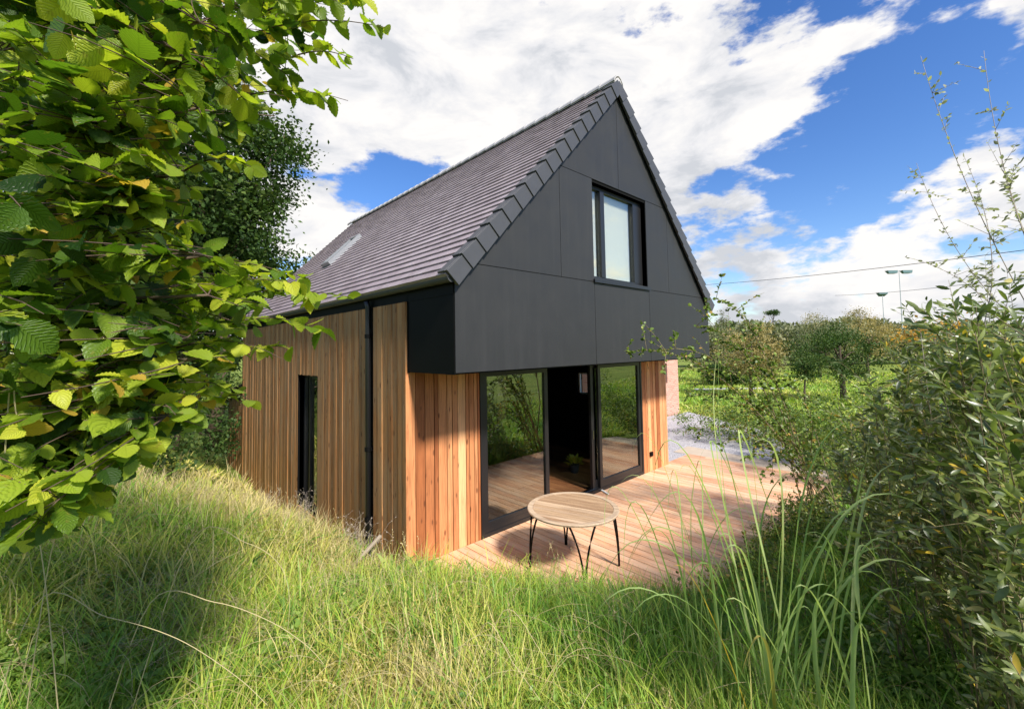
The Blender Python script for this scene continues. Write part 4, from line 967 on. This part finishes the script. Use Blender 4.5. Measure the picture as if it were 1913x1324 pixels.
def patch(name, label, spots, n, size, tmpl, mt, z0, z1, tb):
    Xs, Ys = [], []
    for cx, cy, sx, sy, k in spots: Xs.append(rng.normal(cx, sx, int(n*k))); Ys.append(rng.normal(cy, sy, int(n*k)))
    X = np.concatenate(Xs); Y = np.concatenate(Ys); ok = (ground_u(X, Y) > .12) & (np.hypot(X-CAM[0], Y-CAM[1]) > .9); X, Y = X[ok], Y[ok]; n = len(X)
    P_ = np.stack([X, Y, ground_z(X, Y)+rng.uniform(z0, z1, n)], 1)
    o = link(name, scatter(name, tmpl, P_, rnd_unit(n)*[1, 1, .6]+[0, 0, .3], rnd_unit(n)*.6+[0, 0, 1], rng.uniform(.5, 1.4, n)*size, np.clip(rng.normal(tb, .25, n), 0, 1)), mt)
    return tag(o, label, 'weeds', None, 'stuff')
M_YEL = leafmat('yellow_weed', [(0, (.22, .20, .04)), (.5, (.42, .36, .08)), (1, (.62, .52, .20))], .35, .5, tcol=(1.2, 1.15, .7))
def gxy(px, py):
    v = ray(px, py); t = 1.0
    for k in range(4000):
        p = CAM+v*t
        if p[2] <= ground_z(p[0], p[1]): break
        t += .01
    return p[0], p[1]
sp = [(*gxy(790, 1200), .32, .30, .35), (*gxy(700, 1310), .25, .18, .2), (*gxy(860, 1130), .4, .35, .2), (*gxy(560, 1030), .5, .5, .15), (*gxy(620, 1180), .3, .3, .1)]
patch('yellow_weeds', 'tangle of yellowing small-leaved weeds in the middle of the bank', sp, 15000, .020, LEAF_MED, M_YEL, .06, .27, .5)
sp = [(2.2, -3.5, .7, .22, .25), (3.8, -3.4, .9, .2, .2), (*gxy(200, 1200), .3, .3, .2), (*gxy(480, 1270), .3, .2, .2), (*gxy(640, 1130), .16, .14, .12), (*gxy(330, 1110), .3, .2, .15), (*gxy(1650, 1280), .2, .2, .18), (*gxy(60, 1280), .2, .2, .15)]
patch('broad_weeds', 'soft green broad-leaved weeds growing low on the bank', sp, 7000, .042, LEAF_BIG, M_WEED, .05, .24, .55)
# tall reed clump: each arching blade its own part
def blade_mesh(pts, wmax, fold=.25):
    pts = np.array(pts); n = len(pts); V = []; U = []
    for i in range(n):
        t = i/(n-1); d = pts[min(i+1, n-1)]-pts[max(i-1, 0)]; d /= np.linalg.norm(d)+1e-9
        s = np.cross(d, [0, 0, 1.]) if abs(d[2]) < .98 else np.array([1., 0, 0]); s /= np.linalg.norm(s)+1e-9; up = np.cross(s, d)
        wv = 1.75*wmax*(.35+.65*min(1, t*5))*(1-t**3)+.0004
        V += [pts[i]-s*wv/2+up*wv*fold, pts[i], pts[i]+s*wv/2+up*wv*fold]
    Q = []
    for i in range(n-1):
        a = 3*i; Q += [(a, a+1, a+4, a+3), (a+1, a+2, a+5, a+4)]
    return V, Q
def clump(name, label, base, blades, wmax, group=None, mt=None):
    root = empty(name, base); tag(root, label, 'grass clump', group); base = np.array(base)
    for (mid, tip, tn, wv) in blades:
        s = base+rng.normal(size=3)*[.11, .11, 0]; c = 2*mid-(s+tip)/2; pts = [p-base for p in bez(s, c, tip, 16)]
        V, Q = blade_mesh(pts, wv); me = np_mesh('blade', np.array(V), np.array(Q), tint=np.full(len(V), tn), uv=np.zeros((len(V), 2)), smooth=True); link('blade', me, mt or M_REED, root)
    return root
def bl(m, t, d_, tn=.6, wv=.011, dd=0): return (at(m[0], m[1], d_), at(t[0], t[1], d_+dd), tn, wv)
b1 = gz(at(1440, 1230, 2.45))
clump('tall_grass_clump', 'big clump of tall broad arching grass blades in front of the deck', b1, [
    bl((1290, 860), (1215, 960), 2.5, .7, .012), bl((1330, 850), (1420, 1010), 2.5, .65, .010), bl((1380, 820), (1480, 1080), 2.45, .8, .013), bl((1460, 930), (1405, 830), 2.5, .85, .016),
    bl((1500, 930), (1610, 790), 2.4, .6, .010), bl((1560, 1000), (1680, 960), 2.4, .7, .012), bl((1590, 950), (1840, 1080), 2.3, .75, .012), bl((1600, 1070), (1800, 1150), 2.3, .8, .012),
    bl((1280, 1010), (1165, 1080), 2.6, .6, .010), bl((1230, 1110), (1090, 1190), 2.5, .7, .011), bl((1330, 960), (1270, 880), 2.6, .5, .009), bl((1420, 1000), (1500, 880), 2.6, .6, .010),
    bl((1395, 1050), (1330, 1100), 2.3, .85, .013), bl((1480, 1150), (1560, 1100), 2.2, .7, .012), bl((1530, 1120), (1650, 1250), 2.2, .75, .012), bl((1370, 900), (1300, 790), 2.6, .4, .006),
    bl((1350, 1080), (1240, 950), 2.6, .55, .007), bl((1360, 980), (1345, 600), 2.7, .5, .005), bl((1420, 1000), (1385, 700), 2.7, .5, .005), bl((1345, 900), (1345, 640), 2.7, .85, .010, .1),
    bl((1450, 1100), (1470, 900), 2.5, .5, .008), bl((1320, 1130), (1255, 1060), 2.4, 1.0, .010), bl((1500, 1040), (1560, 860), 2.6, .55, .008), bl((1560, 1080), (1700, 1040), 2.4, .6, .009), bl((1430, 1200), (1385, 1260), 2.1, .95, .010)]
    + [bl((1440+ux*.55, 1010+uy), (1440+ux, 1110+uy*1.1), 2.35, tt, .009) for ux, uy, tt in ((-330, 20, .6), (-260, -60, .7), (-190, 60, .5), (-120, 10, .8), (130, 30, .6), (200, -30, .75), (260, 70, .6), (310, 20, .7), (-300, 110, .65), (-90, 120, .85), (90, 130, .7), (240, 140, .6))], .012)
b2 = gz(at(1300, 1120, 2.9))
clump('tall_grass_clump', 'slimmer clump of tall grass with bent pale blades beside the table', b2, [
    bl((1170, 930), (1130, 1030), 2.9, .85, .010), bl((1240, 960), (1160, 900), 2.9, .8, .010), bl((1200, 950), (1165, 1080), 2.9, .6, .010), bl((1250, 1010), (1165, 1075), 2.8, .6, .009),
    bl((1265, 900), (1245, 1000), 3.0, .7, .010), bl((1310, 880), (1285, 1010), 3.0, .7, .010), bl((1290, 1000), (1320, 830), 3.0, .6, .007), bl((1330, 1010), (1420, 960), 2.9, .6, .008),
    bl((1240, 870), (1180, 850), 3.0, .75, .006), bl((1300, 1050), (1250, 930), 3.0, .5, .006)], .01)
b3 = gz(at(1560, 1180, 2.3))
clump('tall_grass_clump', 'clump of bright grass blades against the willow shrubs', b3, [
    bl((1590, 1000), (1625, 800), 2.5, .8, .013), bl((1610, 960), (1720, 880), 2.6, .85, .010), bl((1600, 1060), (1660, 1090), 2.3, .8, .012), bl((1560, 1080), (1500, 1000), 2.3, .7, .010),
    bl((1640, 1110), (1760, 1260), 2.2, .7, .009), bl((1530, 1130), (1470, 1140), 2.2, .8, .010), bl((1600, 1180), (1640, 1280), 2.0, .75, .012)], .01)
# arched straw stalks
def stalk(label, pts_, d_, r=.0024, seed=True, grp='long arched straw stalks'):
    P3 = [at(x_, y_, dd) for (x_, y_), dd in zip(pts_, d_)]; g = gz(P3[0]); P3[0][2] = min(P3[0][2], g[2]+.3)
    out = []
    # catmull-rom
    Q = [P3[0]]+P3+[P3[-1]]
    for i in range(1, len(Q)-2):
        for t in np.linspace(0, 1, 7, endpoint=False):
            p0, p1, p2, p3 = Q[i-1:i+3]; out.append(.5*((2*p1)+(-p0+p2)*t+(2*p0-5*p1+4*p2-p3)*t*t+(-p0+3*p1-3*p2+p3)*t**3))
    out.append(P3[-1]); o = np.array(out[0]); out = [q-o+np.array([0, 0, .05]) for q in out]
    ob = MB().tube(out, list(np.linspace(r, r*.5, len(out))), 5, t=.8).build('straw_stalk', M_STRAW, smooth=True); ob.location = o
    tag(ob, label, 'stalk', grp); return ob
stalk('long straw stalk curving over like a hoop, its tip hanging beside the wall', [(250, 1040), (360, 1025), (460, 1032), (520, 1070), (540, 1130), (537, 1200)], [2.2, 2.2, 2.25, 2.3, 2.3, 2.3])
stalk('longest straw stalk, sweeping across the lower left foreground', [(-60, 1170), (60, 1163), (200, 1180), (330, 1220), (440, 1290), (500, 1345)], [1.5, 1.5, 1.5, 1.5, 1.5, 1.5], .0018)
stalk('straw stalk arching right below the hoop-shaped one', [(180, 1165), (280, 1148), (400, 1146), (500, 1180), (570, 1225), (605, 1262)], [1.9, 1.9, 1.9, 1.9, 1.9, 1.9])
stalk('straw stalk bent straight down towards the lower middle edge', [(860, 1105), (905, 1185), (960, 1260), (1010, 1330)], [2.2, 2.1, 2.0, 1.9], .002)
stalk('straw stalk slanting from the bent one towards the lush green grass', [(865, 1102), (940, 1160), (1010, 1235), (1040, 1285)], [2.2, 2.2, 2.1, 2.1], .002)
stalk('pale straw stalk standing in the shade under the hornbeam, leaning left', [(140, 1150), (75, 1050), (30, 1000)], [1.6, 1.6, 1.6])
stalk('straw stalk fallen left in the shade under the hornbeam', [(40, 1140), (95, 1055), (150, 960)], [1.7, 1.7, 1.7])
stalk('thin white stalk curled at the left edge among the leaves', [(-8, 900), (10, 850), (30, 822), (58, 818)], [.9, .9, .9, .9], .0018)
# dead weeds by the wall
def deadweed(base, h, n, label):
    pl = Plant(); base = gz(base)
    for i in range(n):
        e = base+rng.normal(size=3)*[.16, .16, 0]+[0, 0, h*rng.uniform(.6, 1.1)]; c = (base+e)/2+rng.normal(size=3)*.06
        pts = pl.cane(base+rng.normal(size=3)*[.04, .04, 0], c, e, .0032, 0, .01, n=7, k=4)
        for k in range(7):
            s_ = pts[rng.integers(2, 7)]; e2 = s_+rng.normal(size=3)*.09+[0, 0, .05]; pl.cane(s_, (s_+e2)/2+rng.normal(size=3)*.02, e2, .0016, 5, .014, n=4, k=4)
    pl.finish('dead_weed', label, 'dead weed', M_DEAD, M_DEAD, LEAF_ROUND, 'dead weeds along the side wall', origin=base)
deadweed(np.array([-.22, 3.4, 0]), .75, 16, 'curled grey dead weed in front of the tall side window')
deadweed(np.array([-.25, 1.05, 0]), .6, 10, 'dead weed standing at the foot of the downpipe')
deadweed(np.array([-.3, .45, 0]), .5, 8, 'dead weed leaning at the front corner of the side wall')
deadweed(np.array([-.3, 5.2, 0]), .5, 10, 'dead weed by the wall beyond the tall window')
# weathered stake
o = MB().tube([(0, 0, 0), (.16, -.05, .16), (.34, -.12, .34)], [.028, .026, .025], 7).build('wooden_stake', plain('old_wood', (.34, .28, .21), .9, var=.3)); o.location = (-.62, .30, float(ground_z(-.62, .30))+.05)
tag(o, 'weathered wooden stake lying in the grass near the front corner', 'stake')
# lush tufts: wider blades growing in clumps over the bank and along the deck edge
def tufts(name, label, ntuft, per, x0, x1, y0, y1, hh, wd, seed, tb):
    r2 = np.random.default_rng(seed); TX = r2.uniform(x0, x1, ntuft); TY = r2.uniform(y0, y1, ntuft)
    X = np.repeat(TX, per)+r2.normal(0, .05, ntuft*per); Y = np.repeat(TY, per)+r2.normal(0, .05, ntuft*per)
    hb = np.repeat(r2.uniform(.6, 1.2, ntuft), per); tt = np.repeat(r2.normal(tb, .13, ntuft), per)
    ok = (ground_u(X, Y) > .05) & (np.hypot(X-CAM[0], Y-CAM[1]) > 1.0) & (X < 6.5); X, Y, hb, tt = X[ok], Y[ok], hb[ok], tt[ok]; n = len(X)
    az = r2.uniform(0, 6.28, n); lean = r2.gamma(2.2, .34, n); h = hh*hb*r2.uniform(.6, 1.2, n)
    dv = np.stack([np.cos(az)*lean, np.sin(az)*lean, np.ones(n)], 1); nr = np.stack([np.cos(az), np.sin(az), -.1*np.ones(n)], 1)
    o = link(name, scatter(name, BLADE, np.stack([X, Y, ground_z(X, Y)], 1), dv, nr, h, np.clip(tt+r2.normal(0, .08, n), 0, 1), wd*r2.uniform(.6, 1.3, n)/h), M_GRASS)
    return tag(o, label, 'grass', None, 'stuff')
tufts('grass_tufts', 'thicker tufts of bright green grass standing out of the bank', 420, 46, -3.6, 3.0, -4.8, 2.5, .42, .009, 5, .42)
tufts('edge_grass', 'tall lush grass leaning over the front edge of the deck', 190, 50, -.6, 4.6, -4.1, -2.8, .46, .010, 6, .36)
# straw litter: thin dead stalks lying and arching across the grass in all directions
def litter(name, label, n, x0, x1, y0, y1, lmin, lmax, rad, hmax, seed):
    r3 = np.random.default_rng(seed); b = MB(); c = 0
    while c < n:
        X, Y = r3.uniform(x0, x1), r3.uniform(y0, y1)
        if ground_u(X, Y) < .25 or math.hypot(X-CAM[0], Y-CAM[1]) < 1.15: continue
        L_ = r3.uniform(lmin, lmax); az = r3.uniform(0, 6.28); dx, dy = math.cos(az)*L_, math.sin(az)*L_; h = r3.uniform(.25, 1)*hmax
        if ground_u(X+dx, Y+dy) < .1 or math.hypot(X+dx-CAM[0], Y+dy-CAM[1]) < 1.0: continue
        pts = []
        bow = r3.normal(0, .16)*L_
        for t in np.linspace(0, 1, 9):
            x = X+dx*t-math.sin(az)*bow*math.sin(math.pi*t); y = Y+dy*t+math.cos(az)*bow*math.sin(math.pi*t)
            pts.append((x, y, float(ground_z(x, y))+.16+h*math.sin(math.pi*t**.75)+.05*t))
        b.tube(pts, list(np.linspace(rad, rad*.5, 9)), 4, t=r3.random()); c += 1
    return tag(b.build(name, M_STRAW, smooth=True), label, 'straw', None, 'stuff')
litter('straw_bundle', 'flattened bundle of dead straw in the lower left foreground', 150, gxy(380, 1250)[0]-.35, gxy(380, 1250)[0]+.35, gxy(380, 1250)[1]-.25, gxy(380, 1250)[1]+.25, .2, .5, .0017, .12, 19)
litter('straw_litter', 'thin dead straw stalks lying tangled over the grass of the bank', 900, -4.2, 1.2, -4.8, 4.5, .3, 1.0, .0017, .30, 11)
# seed-headed grasses and dock stems poking up above the bank
def seedheads(n, seed):
    r3 = np.random.default_rng(seed); b = MB(); PP = []
    c = 0
    while c < n:
        X, Y = r3.uniform(-3.8, .8), r3.uniform(-4.2, 6)
        if ground_u(X, Y) < .15 or math.hypot(X-CAM[0], Y-CAM[1]) < 1.7: continue
        g = float(ground_z(X, Y)); h = r3.uniform(.35, .7); lx, ly = r3.normal(0, .12, 2)
        pts = [(X+lx*t*t, Y+ly*t*t, g+h*t) for t in np.linspace(0, 1, 6)]; b.tube(pts, list(np.linspace(.0016, .0008, 6)), 4, t=.5)
        for k in range(16):
            t = .72+.28*k/15; PP.append((X+lx*t*t, Y+ly*t*t, g+h*t))
        c += 1
    o = b.build('seed_grass', M_STRAW, smooth=True); PP = np.array(PP); m_ = len(PP)
    me = scatter('seeds', LEAF_LAN, PP, r3.normal(size=(m_, 3))*.7+[0, 0, .8], r3.normal(size=(m_, 3)), r3.uniform(.012, .026, m_), r3.random(m_))
    o2 = link('seed_head', me, M_STRAW, o); return tag(o, 'tall grasses with pale seed heads rising above the bank', 'grass', None, 'stuff')
seedheads(170, 12)
# sunlit weeds filling the strip between deck and shrubs
pl = Plant(); r4 = np.random.default_rng(3)
for i in range(150):
    X, Y = r4.uniform(1.0, 6.2), -3.05-abs(r4.normal(0, .28)); bs = np.array([X, Y, float(ground_z(X, Y))]); h = r4.uniform(.2, .6)
    e = bs+[r4.normal(0, .1), r4.normal(.05, .1), h]; pl.cane(bs, (bs+e)/2+r4.normal(size=3)*.03, e, .003, 26, .045, n=5, k=4, tint=.75)
pl.finish('weed_strip', 'strip of sunlit leafy weeds between the front edge of the deck and the willow shrubs', 'weeds', M_BRAMBLE, M_CANE, LEAF_MED)['kind'] = 'stuff'
# dock and plantain rosettes with broad blades
def rosettes(n, seed):
    r5 = np.random.default_rng(seed); PP, DV, NR, SZ = [], [], [], []
    c = 0
    while c < n:
        X, Y = r5.uniform(-3.6, 2.4), r5.uniform(-4.6, 3)
        if ground_u(X, Y) < .2 or math.hypot(X-CAM[0], Y-CAM[1]) < 1.5: continue
        g = float(ground_z(X, Y)); k = r5.integers(6, 12); a0 = r5.uniform(0, 6.28)
        for j in range(k):
            a = a0+j*6.28/k+r5.normal(0, .2); el = r5.uniform(.5, 1.25)
            d = np.array([math.cos(a)*math.cos(el), math.sin(a)*math.cos(el), math.sin(el)])
            PP.append(np.array([X, Y, g+.03])+d*.06); DV.append(d); NR.append(np.array([-d[0], -d[1], 1.2])); SZ.append(r5.uniform(.16, .30))
        c += 1
    PP, DV, NR, SZ = map(np.array, (PP, DV, NR, SZ)); T = leaf_tmpl(8, .24, .05, .006, .3, .55)
    o = link('dock_leaves', scatter('dock_leaves', T, PP, DV, NR, SZ, np.clip(r5.normal(.6, .2, len(PP)), 0, 1), smooth=True), M_WEED)
    return tag(o, 'broad dock leaves growing up through the grass', 'weeds', None, 'stuff')
rosettes(90, 31)
tufts('coarse_grass', 'coarse broad-bladed grass in loose clumps over the lower bank', 230, 26, -3.4, 1.8, -4.6, -.5, .46, .014, 15, .46)
